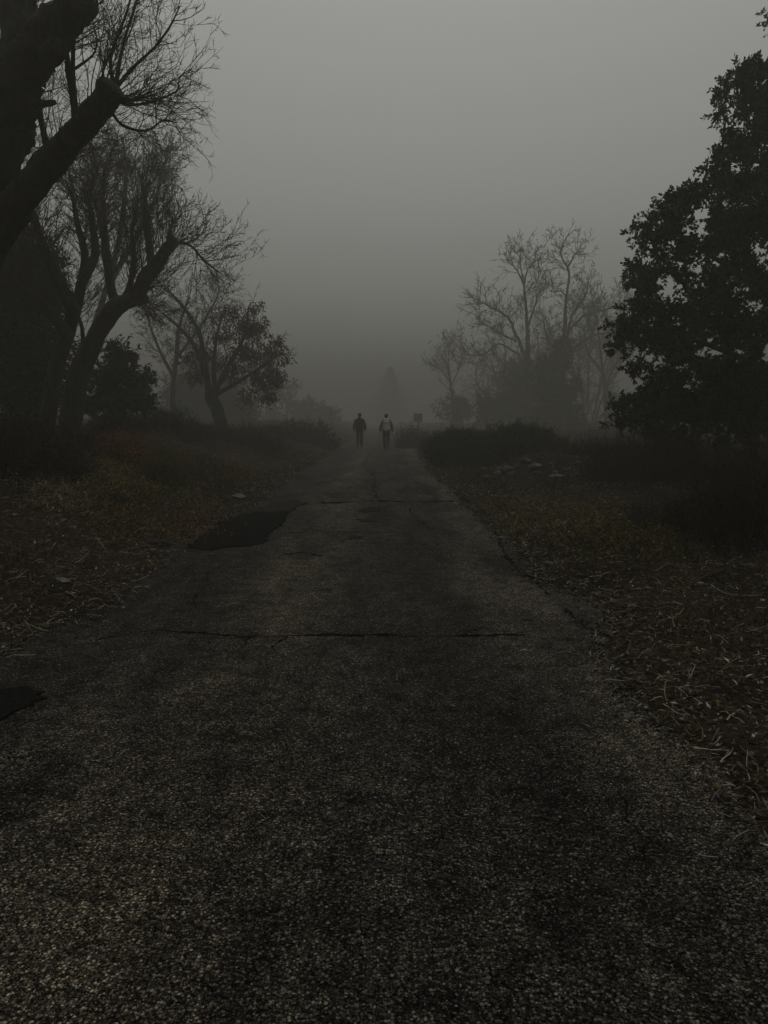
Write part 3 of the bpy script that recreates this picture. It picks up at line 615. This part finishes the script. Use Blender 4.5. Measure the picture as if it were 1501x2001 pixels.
# E: small tree with hanging brown leaves
rt = tree_root('brown_leaved_tree', 432, 840, 34, 'small tree still hung with red-brown leaves left of the road'); E = Tree(rt, 34, 1.5, .4)
e0 = E.limb([(442, 862), (434, 835), (424, 800), (413, 775), (410, 762)], [15, 13, 12.5, 12, 10], 12)
e1 = E.limb([(414, 776), (430, 745), (452, 705), (478, 655), (486, 600)], [6, 5, 4, 3, 1.5], 8, dz=-.5)
e2 = E.limb([(420, 772), (455, 752), (495, 728), (535, 700), (560, 690)], [5, 4, 3, 2, 1], 8, dz=.5)
e3 = E.limb([(410, 765), (402, 735), (388, 690), (360, 650), (318, 612)], [7, 6, 5, 3.5, 2], 8, dz=.4)
e4 = E.limb([(405, 745), (398, 690), (385, 640), (350, 590), (322, 562)], [6, 5, 4, 3, 1.5], 8, dz=-.6)
e5 = E.limb([(420, 765), (418, 710), (425, 650), (440, 600)], [5, 4, 3, 1.5], 8, dz=.8)
E.shoots(e3, 26, ((4, .55), (3, .5)), r0=.014, t0=.2, ln=(.5, 1.4), bias=(-.2, 0, .3), spread=.9); E.shoots(e4, 30, ((4, .55), (3, .5)), r0=.014, t0=.2, ln=(.5, 1.5), bias=(-.1, 0, .5), spread=.9)
for lm in (e1, e2, e5): E.shoots(lm, 24, ((4, .5), (2, .5)), r0=.013, t0=.2, ln=(.4, 1.2), bias=(.2, 0, .4), spread=.9)
E.done()
lo = [(470, 640, 42), (500, 640, 36), (485, 690, 52), (525, 690, 40), (450, 720, 34), (510, 735, 44), (535, 740, 28), (480, 775, 26), (525, 775, 24), (455, 610, 22), (500, 600, 14), (545, 665, 16), (562, 700, 12), (573, 707, 6), (425, 655, 26), (400, 690, 26), (385, 735, 24), (420, 620, 18), (365, 700, 20)]
cs = [P(a, b, 34+R.normal(0, .6)) for a, b, r in lo]; rs = [r*PX(34) for a, b, r in lo]
fo = MB(); clump_leaves(fo, cs, rs, 640, 10, .18, .062, ((.092, .036, .024), (.066, .030, .021), (.11, .046, .030)), .10, droop=1.3, shell=.7)
fo.build('foliage', DRY, rt)

# ------------------------------------------------------------------ leafy trees
DK = ((.020, .024, .012), (.030, .034, .018), (.014, .017, .009))
def leafy(name, label, d, base, lobes, nclump, per, ln, wd, spread, limbs, tints_=DK, group=None, dj=1.0, shell=.45, sprig=0):
    rt = tree_root(name, base[0], base[1], d, label, group); T = Tree(rt, d)
    for pts, rr in limbs: T.limb(pts, rr, 10)
    cs = np.array([P(a, b, d+(dz[0] if dz else R.normal(0, dj))) for a, b, r, *dz in lobes]); rs = np.array([l[2]*PX(d) for l in lobes])
    fo = MB()
    if sprig:
        sprig_leaves(fo, T.tw, cs, rs, nclump, per, sprig, ln, wd, tints_); fo.build('foliage', LEAF, rt); T.done(); return rt
    c, u = clump_leaves(fo, cs, rs, nclump, per, ln, wd, tints_, spread, shell=shell)
    fo.build('foliage', LEAF, rt)
    # twigs under the clumps
    i = R.choice(len(c), min(len(c), 1400), False); k = nrm(u[i]+R.normal(0, .5, (len(i), 3)))
    pts, rr = grow(c[i]-k*.45, k, np.full(len(i), .5), np.full(len(i), .007), 5, .15, .02); tubes(T.tw, pts, rr, 3)
    T.done(); return rt
lobF = [(x_+(14 if y_ < 370 else -4), y_+4, r_) for x_, y_, r_ in [(1445, 130, 26), (1470, 160, 40), (1415, 165, 24), (1500, 190, 50), (1405, 205, 22), (1450, 215, 40), (1388, 215, 12), (1500, 260, 60), (1440, 260, 26), (1400, 285, 28), (1450, 305, 50), (1385, 315, 20), (1500, 340, 60),
        (1340, 385, 28), (1375, 370, 34), (1420, 380, 50), (1480, 400, 60), (1320, 405, 22), (1300, 425, 26), (1265, 415, 13), (1275, 448, 30), (1245, 448, 15), (1330, 445, 38), (1380, 450, 50), (1440, 470, 60), (1500, 490, 60),
        (1300, 480, 24), (1285, 510, 22), (1262, 525, 24), (1245, 545, 18), (1300, 545, 40), (1350, 520, 50), (1400, 550, 60), (1470, 570, 65), (1255, 570, 20), (1300, 590, 40),
        (1235, 620, 28), (1210, 640, 16), (1270, 630, 40), (1330, 630, 55), (1400, 640, 60), (1470, 660, 65), (1240, 665, 30), (1215, 680, 18), (1290, 690, 45), (1360, 710, 55), (1430, 730, 60), (1490, 740, 60),
        (1265, 730, 26), (1310, 760, 38), (1370, 780, 40), (1440, 790, 40), (1490, 800, 35), (1240, 785, 30), (1225, 810, 20), (1290, 810, 30), (1340, 825, 25), (1400, 810, 22),
        (1550, 120, 60), (1560, 260, 80), (1580, 420, 90), (1570, 580, 90), (1560, 720, 80), (1640, 350, 100), (1650, 520, 110), (1640, 680, 90), (1600, 170, 70), (1290, 850, 24), (1350, 858, 26), (1420, 850, 24), (1470, 858, 26), (1210, 835, 18), (1500, 850, 30)]]
leafy('evergreen_oak', 'big leafy evergreen tree towering at the right frame edge', 15, (1560, 1000), lobF, 8200, 14, .085, .050, .085,
      [([(1560, 1010), (1555, 850), (1560, 700), (1555, 520), (1540, 330), (1510, 180)], [24, 22, 18, 13, 8, 4]),
       ([(1557, 650), (1470, 560), (1390, 500), (1300, 460)], [9, 6, 4, 2]), ([(1557, 760), (1450, 700), (1340, 660), (1250, 640)], [8, 6, 4, 2]),
       ([(1552, 450), (1480, 380), (1410, 340), (1370, 330)], [6, 4, 3, 1.5]), ([(1550, 900), (1500, 850), (1440, 760)], [6, 4, 2])], dj=.9, sprig=.32)
for bx, lbs, lbl in ((1404, [(1400, 780, 34), (1370, 795, 28), (1395, 815, 14)], 'thin leafy sapling, left one of the close pair under the big evergreen'),
                     (1422, [(1440, 770, 40), (1430, 810, 16)], 'thin leafy sapling, right one of the close pair under the big evergreen'),
                     (1302, [(1300, 785, 36), (1255, 800, 30), (1340, 790, 26), (1280, 825, 20)], 'low-spreading leafy sapling at the left foot of the big evergreen'),
                     (1480, [(1475, 770, 40), (1495, 800, 30)], 'leafy sapling nearest the right frame edge under the big evergreen')):
    leafy('sapling', lbl, 16.5, (bx, 900), lbs, 420, 13, .085, .05, .1, [([(bx, 905), (bx+1, 850), (bx-3, 780)], [3, 2.6, 1.5])], sprig=.4, group='leafy saplings under the big evergreen')
leafy('evergreen_oak', 'leafy branch tip of a farther evergreen in the upper right corner', 21, (1620, 950), [(1512, 40, 12), (1514, 25, 10), (1512, 66, 12), (1570, 50, 40), (1620, 160, 80), (1640, 20, 70), (1620, 400, 120), (1620, 650, 110)], 2600, 13, .11, .06, .12,
      [([(1640, 950), (1635, 700), (1620, 400), (1610, 120), (1600, 20)], [20, 18, 14, 8, 3]), ([(1610, 180), (1560, 90), (1518, 50)], [5, 3, 1.5])], sprig=.5)
leafy('evergreen_shrub', 'dark leafy sapling behind the foot of the leaning pollard', 23, (225, 830), [(238, 683, 20), (222, 705, 28), (245, 700, 16), (210, 730, 30), (238, 735, 24), (225, 765, 36), (262, 752, 24), (288, 742, 14), (298, 736, 6), (270, 775, 22), (190, 770, 30), (200, 800, 36), (250, 795, 30)], 1000, 13, .12, .06, .1,
      [([(225, 840), (224, 780), (228, 720), (236, 680)], [4, 3, 2, 1])], dj=.4, sprig=.45)
leafy('evergreen_oak', 'black leafy tree mass behind the massive pollard at the left edge', 21, (30, 850), [(30, 520, 60), (70, 560, 60), (10, 600, 70), (60, 640, 60), (100, 600, 40), (20, 700, 80), (80, 720, 60), (110, 680, 40), (-40, 560, 90), (-50, 700, 90), (50, 780, 70), (100, 780, 40), (40, 460, 40), (90, 500, 36)], 4200, 11, .11, .055, .13,
      [([(30, 860), (35, 700), (45, 560), (50, 480)], [12, 10, 7, 3])], dj=.7)
leafy('ivy_column', 'ivy-choked stump of dark foliage below the wiggly bare stem', 70, (1085, 870), [(1082, 700, 24), (1095, 720, 32), (1080, 745, 40), (1105, 750, 30), (1070, 780, 40), (1105, 785, 32), (1085, 815, 46), (1120, 820, 24), (1060, 820, 30), (1098, 680, 18)], 1500, 14, .26, .15, .2,
      [([(1088, 880), (1088, 780), (1096, 690)], [9, 8, 6])], dj=.5, sprig=1.1)
leafy('hazy_shrub', 'pale hazy shrub mass left of the ivy column', 84, (1010, 870), [(1020, 720, 26), (1035, 750, 34), (1000, 750, 30), (1015, 790, 44), (975, 790, 34), (1040, 800, 34), (960, 820, 30), (1000, 825, 40)], 1500, 14, .28, .16, .25,
      [([(1012, 880), (1014, 800), (1020, 720)], [5, 4, 2])], dj=.6, sprig=1.3)
leafy('hazy_shrub', 'faint low shrub around the foot of the small bare tree by the sign', 92, (885, 850), [(885, 795, 24), (905, 790, 20), (862, 805, 14), (895, 820, 26), (925, 800, 14)], 420, 14, .24, .13, .25, [([(885, 850), (886, 800), (885, 780)], [3, 2, 1])], dj=.6, sprig=1.3)
leafy('hazy_shrub', 'hazy shrub in the fog gap beside the big evergreen', 80, (1190, 870), [(1180, 830, 26), (1215, 800, 30), (1160, 850, 20), (1230, 840, 30)], 460, 14, .22, .12, .25, [([(1195, 870), (1198, 830), (1210, 800)], [3, 2, 1])], dj=.6, sprig=1.2)

# G: bare trees right, in haze
GR = 'bare trees in the haze on the right'
rt = tree_root('bare_tree', 1030, 860, 78, 'hazy bare tree with a fan-shaped top left of the wiggly stem', GR); g = Tree(rt, 78, 1.9, .42)
g0 = g.limb([(1030, 870), (1030, 770), (1031, 690), (1030, 620), (1026, 580), (1024, 556)], [5.94, 5.28, 4.62, 3.30, 2.38, 1.98], 8, wob=.17)
tops = [g.limb(p, r, 6, wob=.3) for p, r in (([(1024, 558), (1014, 535), (1002, 515), (997, 492)], [1.72, 1.32, 0.99, 0.53]), ([(1025, 556), (1030, 530), (1044, 510), (1048, 488)], [1.72, 1.32, 0.99, 0.53]), ([(1026, 575), (1040, 556), (1056, 535), (1052, 515)], [1.32, 1.06, 0.79, 0.46]), ([(1024, 550), (1018, 520), (1016, 494)], [1.32, 0.92, 0.46]))]
gl = g.limb([(1024, 695), (1012, 660), (995, 625), (972, 605), (945, 592), (924, 582)], [3.30, 2.90, 2.38, 1.85, 1.32, 0.66], 8, wob=.4)
gm = g.limb([(1010, 668), (985, 655), (960, 640), (935, 628)], [1.98, 1.58, 1.19, 0.66], 6, wob=.4)
gb = g.limb([(1010, 690), (975, 672), (948, 690), (925, 695), (902, 683)], [1.98, 1.72, 1.45, 1.06, 0.53], 6, wob=.3)
gr_ = g.limb([(1030, 640), (1045, 600), (1052, 575), (1070, 562)], [1.98, 1.58, 1.19, 0.59], 6, wob=.4)
for lm, n in [(t, 10) for t in tops]+[(gl, 34), (gm, 24), (gb, 24), (gr_, 16), (g0, 26)]: g.shoots(lm, n, ((4, .55), (3, .5)), r0=.02, t0=.3, ln=(.7, 2.6), bias=(-.05, 0, .35), spread=.9, wob=.17)
for kx, ky in ((1020, 540), (935, 590), (975, 635)):
    q = P(kx, ky, 78); n = 40; pts, rr = grow(np.tile(q, (n, 1)), R.normal(0, 1, (n, 3)), R.uniform(.25, .7, n), np.full(n, .018), 5, .5, 0); tubes(g.tw, pts, rr, 3)
g.done()
rt = tree_root('bare_tree', 1095, 860, 74, 'hazy bare tree with a tall wiggly stem rising from ivy', GR); g = Tree(rt, 74, 1.9, .42)
g0 = g.limb([(1092, 870), (1098, 770), (1102, 690), (1104, 640), (1106, 590), (1112, 545), (1110, 525), (1100, 508), (1096, 490), (1104, 470)], [6.60, 6.60, 5.94, 3.96, 2.64, 2.24, 1.98, 1.58, 1.19, 0.59], 8)
g1 = g.limb([(1109, 522), (1117, 510), (1124, 496), (1137, 490)], [1.58, 1.32, 0.92, 0.46], 6, wob=.3)
g2 = g.limb([(1106, 580), (1096, 568), (1084, 572), (1074, 568)], [1.45, 1.19, 0.92, 0.53], 6, wob=.3)
g3 = g.limb([(1104, 680), (1114, 630), (1124, 605), (1145, 575), (1150, 545)], [3.30, 2.64, 1.98, 1.32, 0.66], 8, wob=.4)
g4 = g.limb([(1108, 650), (1135, 622), (1165, 610), (1200, 600), (1235, 585)], [2.64, 2.11, 1.72, 1.32, 0.66], 8, wob=.4)
g5 = g.limb([(1100, 700), (1085, 680), (1070, 662), (1062, 625)], [2.64, 1.98, 1.58, 0.79], 6, wob=.3)
g6 = g.limb([(1108, 690), (1150, 660), (1190, 650), (1230, 660)], [2.64, 1.98, 1.45, 0.66], 6, wob=.4)
for lm, n in ((g0, 26), (g1, 8), (g2, 8), (g3, 34), (g4, 50), (g5, 20), (g6, 40)): g.shoots(lm, n, ((4, .55), (3, .5)), r0=.02, t0=.3, ln=(.7, 2.6), bias=(.05, 0, .35), spread=.9, wob=.17)
g.done()
rt = tree_root('bare_tree', 1180, 860, 84, 'faint bare tree half behind the big evergreen', GR); g = Tree(rt, 84, 1.8, .42)
g0 = g.limb([(1185, 880), (1183, 780), (1175, 700), (1168, 640), (1160, 590)], [3.96, 3.30, 2.64, 1.98, 0.99], 8)
g1 = g.limb([(1180, 760), (1210, 700), (1240, 660)], [2.64, 1.98, 0.99], 6); g2 = g.limb([(1178, 730), (1150, 690), (1140, 640)], [2.64, 1.98, 0.99], 6)
for lm in (g0, g1, g2): g.shoots(lm, 44, ((4, .55), (3, .5)), r0=.022, t0=.2, ln=(1.0, 3.2), bias=(0, 0, .3), spread=.9, wob=.2)
g.done()
for tx, tops_, lbl in ((975, ((955, 690), (985, 660), (930, 720), (1000, 720)), 'misty bare thicket left of the fan-topped bare tree'),
                       (1060, ((1050, 650), (1075, 630), (1035, 690), (1090, 680)), 'misty bare thicket between the fan-topped and the wiggly tree'),
                       (1145, ((1135, 640), (1165, 620), (1115, 660), (1195, 650), (1225, 690)), 'misty bare thicket between the ivy column and the big evergreen')):
    rt = tree_root('thicket', tx, 860, 92, lbl, 'misty thickets on the right'); g = Tree(rt, 92, 1.5, .40)
    for k, (ax, ay) in enumerate(tops_):
        lm = g.limb([(tx+k*4-8, 868), ((tx*2+ax)/3+R.normal(0, 5), 790), ((tx+ax*2)/3+R.normal(0, 6), (790+ay)/2), (ax, ay)], [3, 2.4, 1.6, .8], 6, wob=.3)
        g.shoots(lm, 34, ((4, .55), (3, .5)), r0=.022, t0=.2, ln=(1.0, 3.2), bias=(0, 0, .3), spread=.9, wob=.2)
    g.done()
rt = tree_root('bare_tree', 888, 850, 95, 'small faint bare tree nearest the road above the brown sign', GR); g = Tree(rt, 95, 1.8, .42)
g0 = g.limb([(889, 860), (885, 790), (880, 745), (873, 710), (868, 675)], [2.97, 2.64, 1.98, 1.32, 0.59], 8)
g1 = g.limb([(881, 750), (864, 725), (845, 710)], [1.32, 0.99, 0.53], 6); g2 = g.limb([(882, 755), (895, 725), (908, 690)], [1.32, 0.99, 0.53], 6); g3 = g.limb([(880, 740), (876, 700), (882, 665)], [1.32, 0.92, 0.46], 6)
for lm in (g0, g1, g2, g3): g.shoots(lm, 20, ((3, .5), (3, .5)), r0=.018, t0=.3, ln=(1.0, 2.7), bias=(0, 0, .5), spread=.8)
g.done()

# far conifer and far trees
def conifer(px, pytop, pybase, d, wpx, label):
    b = P(px, pybase, d); z0 = gz(b[0], d); root = empty('conifer', (b[0], d, z0), label, 'tree'); top = P(px, pytop, d)[2]; h = top-z0
    tr = MB(); limb(tr, [[b[0], d, z0-.2], [b[0], d, z0+h*.5], [b[0]+.1, d, top-h*.08]], [.3, .12, .01], 10, 8); tr.build('trunk', BARK, root)
    fo = MB(); n = 1300; t = R.uniform(.06, .99, n)**.8; a = R.uniform(0, 2*PI, n); rr = (1-t)**.8*wpx*PX(d)/2*R.uniform(.35, 1.2, n)*(1+.35*np.sin(t*40+a*2))+.15
    st = np.stack([np.full(n, b[0]), np.full(n, d), z0+h*t], 1); dr = np.stack([np.cos(a), np.sin(a), np.full(n, -.15)], 1)
    pts, r2 = grow(st, dr, rr, np.full(n, .02), 6, .08, -.05); tubes(fo, pts, r2, 3, np.array([.03, .026, .02]))
    i = np.repeat(np.arange(n), 9); k = R.integers(1, 6, len(i)); leaves(fo, pts[i, k]+R.normal(0, .05, (len(i), 3)), dr[i]+R.normal(0, .6, (len(i), 3)), .6, .2, tints(len(i), DK, .3))
    fo.build('foliage', LEAF, root)
conifer(762, 718, 835, 240, 95, 'faint tall conifer ghosting through the fog above the two walkers')
leafy('fog_tree', 'dim ragged tree fading into fog left of the road ahead', 120, (560, 850), [(560, 770, 22), (590, 795, 26), (530, 785, 30), (575, 815, 34), (615, 812, 18), (510, 815, 34)], 900, 12, .34, .2, .35, [([(562, 850), (562, 800), (570, 760)], [4, 3, 1.5])], group='dim trees in the fog left of the road', sprig=1.6)
leafy('fog_tree', 'low dim shrub in fog right beside the left road edge', 120, (640, 845), [(630, 805, 20), (645, 815, 18), (612, 812, 24), (655, 825, 12)], 600, 12, .34, .2, .35, [([(640, 850), (638, 825), (635, 805)], [2, 1.5, .8])], sprig=1.4, group='dim trees in the fog left of the road')
leafy('fog_tree', 'dim tree in the fog directly behind the brown-leaved tree', 72, (400, 850), [(400, 720, 40), (440, 760, 40), (370, 760, 44), (410, 800, 50), (470, 800, 40), (340, 800, 44)], 1500, 10, .25, .16, .3, [([(402, 860), (402, 790), (402, 720)], [5, 4, 2])], group='dim trees in the fog left of the road')

# ------------------------------------------------------------------ sign
SIGNM = m_plain('brown_sign_paint', (.13, .11, .09), .2, 10); POSTM = m_plain('old_post', (.045, .038, .03), .3, 10)
d = 78; b = P(817, 840, d); z0 = gz(b[0], d); sg = empty('road_sign', (b[0], d, z0), 'small dark square sign on a post at the right of the road ahead', 'sign')
def box(name, c, s, m, parent, bev=.01):
    bm = bmesh.new(); bmesh.ops.create_cube(bm, size=1)
    for v in bm.verts: v.co = Vector((v.co.x*s[0]+c[0], v.co.y*s[1]+c[1], v.co.z*s[2]+c[2]))
    bmesh.ops.bevel(bm, geom=bm.edges[:], offset=bev, segments=2, affect='EDGES')
    me = bpy.data.meshes.new(name); bm.to_mesh(me); bm.free(); me.materials.append(m); return link(name, me, parent)
zt, zb = P(0, 808, d)[2], P(0, 825, d)[2]
box('sign_panel', (b[0], d-.06, (zt+zb)/2), (17*PX(d), .03, zt-zb), SIGNM, sg)
box('post', (b[0], d, (z0+zt)/2-.08), (.09, .09, zt-z0), POSTM, sg)

# ------------------------------------------------------------------ people
def skin_mesh(name, verts, edges, radii, m, sub=2, root=0):
    me = bpy.data.meshes.new(name); me.from_pydata([tuple(map(float, v)) for v in verts], edges, [])
    o = bpy.data.objects.new(name, me); COL.objects.link(o)
    md = o.modifiers.new('s', 'SKIN'); md.use_smooth_shade = True
    sv = me.skin_vertices[0].data
    for i, r in enumerate(radii): sv[i].radius = (r, r) if not isinstance(r, tuple) else r; sv[i].use_root = (i == root)
    ss = o.modifiers.new('u', 'SUBSURF'); ss.levels = ss.render_levels = sub
    dg = bpy.context.evaluated_depsgraph_get(); dg.update()
    nm = bpy.data.meshes.new_from_object(o.evaluated_get(dg)); bpy.data.objects.remove(o, do_unlink=True); bpy.data.meshes.remove(me)
    nm.name = name; nm.materials.clear(); nm.materials.append(m)
    for p in nm.polygons: p.use_smooth = True
    return nm
def person(px, d, hgt, label, jac, slv, trs, hairc, hood, stride, arm_out, jwide):
    x0 = P(px, 870, d)[0]; root = empty('person', (x0, d, road_z(x0, d)), label, 'person', 'people walking away along the road'); s = hgt/1.75
    SK = m_plain('skin', (.22, .15, .11), .1, 20)
    # facing +y; x to the right as seen from behind
    fl, fr = stride
    J = {'pel': (0, 0, .93), 'bel': (0, .0, 1.08), 'che': (0, .0, 1.28), 'nb': (0, 0, 1.43), 'nk': (0, .015, 1.50), 'hd': (0, .03, 1.60), 'tp': (0, .03, 1.69)}
    legs = {}
    for sd, st in ((-1, fl), (1, fr)):
        hx = sd*.09; kx = sd*.085; ax = sd*.075
        lift = max(0, -st)*.35
        legs[sd] = [(hx, 0, .88), (kx, st*.45+.04+lift*.2, .49), (ax, st*.9-lift*.3, .09+lift), (ax+sd*.015, st*.9+.13-lift*.2, .035+lift*.45)]
    arms = {}
    for sd, st in ((-1, fr), (1, fl)):
        arms[sd] = [(sd*.158, 0, 1.375), (sd*(.225+arm_out*.8), -.02+st*.2, 1.14), (sd*(.235+arm_out), .04+st*.55, .90), (sd*(.225+arm_out), .07+st*.62, .82)]
    V, Ed, Rr = [], [], []
    def put(p, r, link_=None):
        V.append(p); Rr.append(r)
        if link_ is not None: Ed.append((link_, len(V)-1))
        return len(V)-1
    pel = put(J['pel'], .12); bel = put(J['bel'], .115, pel); che = put(J['che'], .125, bel); nb = put(J['nb'], .075, che); nk = put(J['nk'], .052, nb); hd = put(J['hd'], .088, nk); tp = put(J['tp'], .07, hd)
    put((0, .125, 1.575), .016, hd)                                   # nose
    for sd in (-1, 1): put((sd*.088, .02, 1.59), .018, hd)             # ears
    for sd in (-1, 1):
        k = pel
        for p, r in zip(legs[sd], (.085, .058, .040, .034)): k = put(p, r, k)
        k = che
        for p, r in zip(arms[sd], (.055, .042, .030, .030)): k = put(p, r, k)
        hx, hy, hz = arms[sd][3]
        for j, (dy, L) in enumerate(((-.030, .055), (-.010, .075), (.010, .080), (.030, .068))):
            a = put((hx, hy+dy+.005, hz-.055), .0095, k); b_ = put((hx-sd*.004, hy+dy*1.05+.012, hz-.055-L*.5), .009, a); put((hx-sd*.016, hy+dy*1.05+.022, hz-.055-L*.95), .008, b_)
        a = put((hx-sd*.012, hy+.045, hz-.02), .011, k); put((hx-sd*.018, hy+.065, hz-.06), .0095, a)
    V = [tuple(c*s for c in v) for v in V]; Rr = [r*s for r in Rr]
    def part(name, me):
        o = link(name, me); o.parent = root; return o
    part('body', skin_mesh('body', V, Ed, Rr, SK))
    sc_ = lambda L_: [tuple(c*s for c in v) for v in L_]
    # trousers
    tv = [J['pel']]+legs[-1][:3]+legs[1][:3]; part('trousers', skin_mesh('trousers', sc_(tv), [(0, 1), (1, 2), (2, 3), (0, 4), (4, 5), (5, 6)], [r*s for r in (.15, .105, .078, .062, .105, .078, .062)], trs))
    # jacket with sleeves
    jv = [(0, 0, .86), (0, 0, 1.0), (0, -.01, 1.18), (0, -.01, 1.32), (0, 0, 1.44), (0, .01, 1.49)]; jr = [(.17*jwide, .13), (.18*jwide, .14), (.185*jwide, .15), (.172*jwide, .14), (.105, .10), (.072, .075)]
    part('jacket', skin_mesh('jacket', sc_(jv), [(i, i+1) for i in range(5)], [(a*s, b__*s) for a, b__ in jr], jac, root=2))
    for sd in (-1, 1):
        av = arms[sd][:3]; av = [(sd*.10, 0, 1.40)]+av; part('sleeve', skin_mesh('sleeve', sc_(av), [(0, 1), (1, 2), (2, 3)], [r*s for r in (.085, .092, .080, .064)], slv))
    part('collar', skin_mesh('collar', sc_([(-.10, -.05, 1.43), (-.055, -.085, 1.475), (.055, -.085, 1.475), (.10, -.05, 1.43)]), [(0, 1), (1, 2), (2, 3)], [r*s for r in (.035, .05, .05, .035)], hood))
    part('hair', skin_mesh('hair', sc_([(0, -.012, 1.55), (0, .0, 1.645), (0, .02, 1.71)]), [(0, 1), (1, 2)], [r*s for r in (.094, .108, .075)], hairc))
    for sd in (-1, 1):
        a, t = legs[sd][2], legs[sd][3]; part('shoe', skin_mesh('shoe', sc_([(a[0], a[1]-.05, max(a[2]-.045, .04)), (a[0], a[1]+.03, a[2]-.03), (t[0], t[1]+.04, max(t[2], .035))]), [(0, 1), (1, 2)], [r*s for r in (.045, .05, .04)], SHOE))
    return root
cl = lambda n, c: m_plain(n, c, .15, 15, .9)
SHOE = cl('shoe_leather', (.05, .05, .05)); DARKJ = cl('dark_jacket', (.020, .020, .020)); PALEJ = cl('pale_grey_jacket', (.74, .74, .72)); TR1 = cl('black_trousers', (.013, .013, .014)); TR2 = cl('dark_trousers', (.018, .018, .020)); HAIR = cl('dark_hair', (.010, .009, .008))
WHT = cl('pale_hood', (.78, .78, .76)); SL2 = cl('grey_sleeve', (.11, .11, .11)); COLD = cl('grey_collar', (.09, .09, .09))
person(703, 38.6, 1.80, 'walker in a dark jacket and black trousers, arms hanging, left of the pair', DARKJ, DARKJ, TR1, HAIR, COLD, (-.16, .20), .035, 1.10)
person(755, 36.0, 1.74, 'walker in a pale grey top with dark sleeves and trousers, right of the pair', PALEJ, SL2, TR2, HAIR, WHT, (.24, -.34), .045, 1.10)

# ------------------------------------------------------------------ haze
def haze(dens, g, colr):
    bm = bmesh.new(); bmesh.ops.create_cube(bm, size=1)
    for v in bm.verts: v.co = Vector((v.co.x*320, v.co.y*345+145, -2.2 if v.co.z < 0 else 15.0))
    me = bpy.data.meshes.new('haze'); bm.to_mesh(me); bm.free()
    m = bpy.data.materials.new('haze_air'); m.use_nodes = True; nt = m.node_tree; nt.nodes.clear()
    o = nt.nodes.new('ShaderNodeOutputMaterial'); p = nt.nodes.new('ShaderNodeVolumePrincipled')
    p.inputs['Density'].default_value = dens; p.inputs['Color'].default_value = (*colr, 1); p.inputs['Anisotropy'].default_value = g
    nt.links.new(p.outputs[0], o.inputs['Volume']); me.materials.append(m)
    return tag(link('haze', me), 'grey fog filling the whole scene', 'fog', kind='stuff')
haze(.0100, .35, (.42, .412, .378))

# ------------------------------------------------------------------ light
SUN_EL, SUN_AZ = rad(66), rad(4)
w = bpy.data.worlds.new('World'); sc.world = w; w.use_nodes = True; nt = w.node_tree
bg = nt.nodes['Background']; sky = nt.nodes.new('ShaderNodeTexSky'); sky.sky_type = 'NISHITA'; sky.sun_disc = False
sky.sun_elevation = SUN_EL; sky.sun_rotation = SUN_AZ; sky.dust_density = 6; sky.air_density = 1.5; sky.ozone_density = 1
hs = nt.nodes.new('ShaderNodeHueSaturation'); hs.inputs['Saturation'].default_value = .08
tm = nt.nodes.new('ShaderNodeMix'); tm.data_type = 'RGBA'; tm.blend_type = 'MULTIPLY'; tm.inputs[0].default_value = 1; tm.inputs[7].default_value = (.985, 1.0, .93, 1)
nt.links.new(sky.outputs[0], hs.inputs['Color']); nt.links.new(hs.outputs[0], tm.inputs[6]); nt.links.new(tm.outputs[2], bg.inputs['Color'])
bg.inputs['Strength'].default_value = .100
sl = bpy.data.lights.new('sun', 'SUN'); sl.energy = .5; sl.angle = rad(60); sl.color = (1, .97, .92)
so = bpy.data.objects.new('sun', sl); COL.objects.link(so)
so.rotation_euler = (PI/2-SUN_EL, 0, PI-SUN_AZ)

sc.view_settings.view_transform = 'Standard'; sc.view_settings.look = 'None'; sc.view_settings.gamma = 1
sc.view_settings.exposure = -.93
sc.cycles.use_denoising = True; sc.cycles.max_bounces = 6; sc.cycles.diffuse_bounces = 2; sc.cycles.glossy_bounces = 2; sc.cycles.volume_bounces = 3
sc.cycles.use_adaptive_sampling = True; sc.cycles.adaptive_threshold = .02
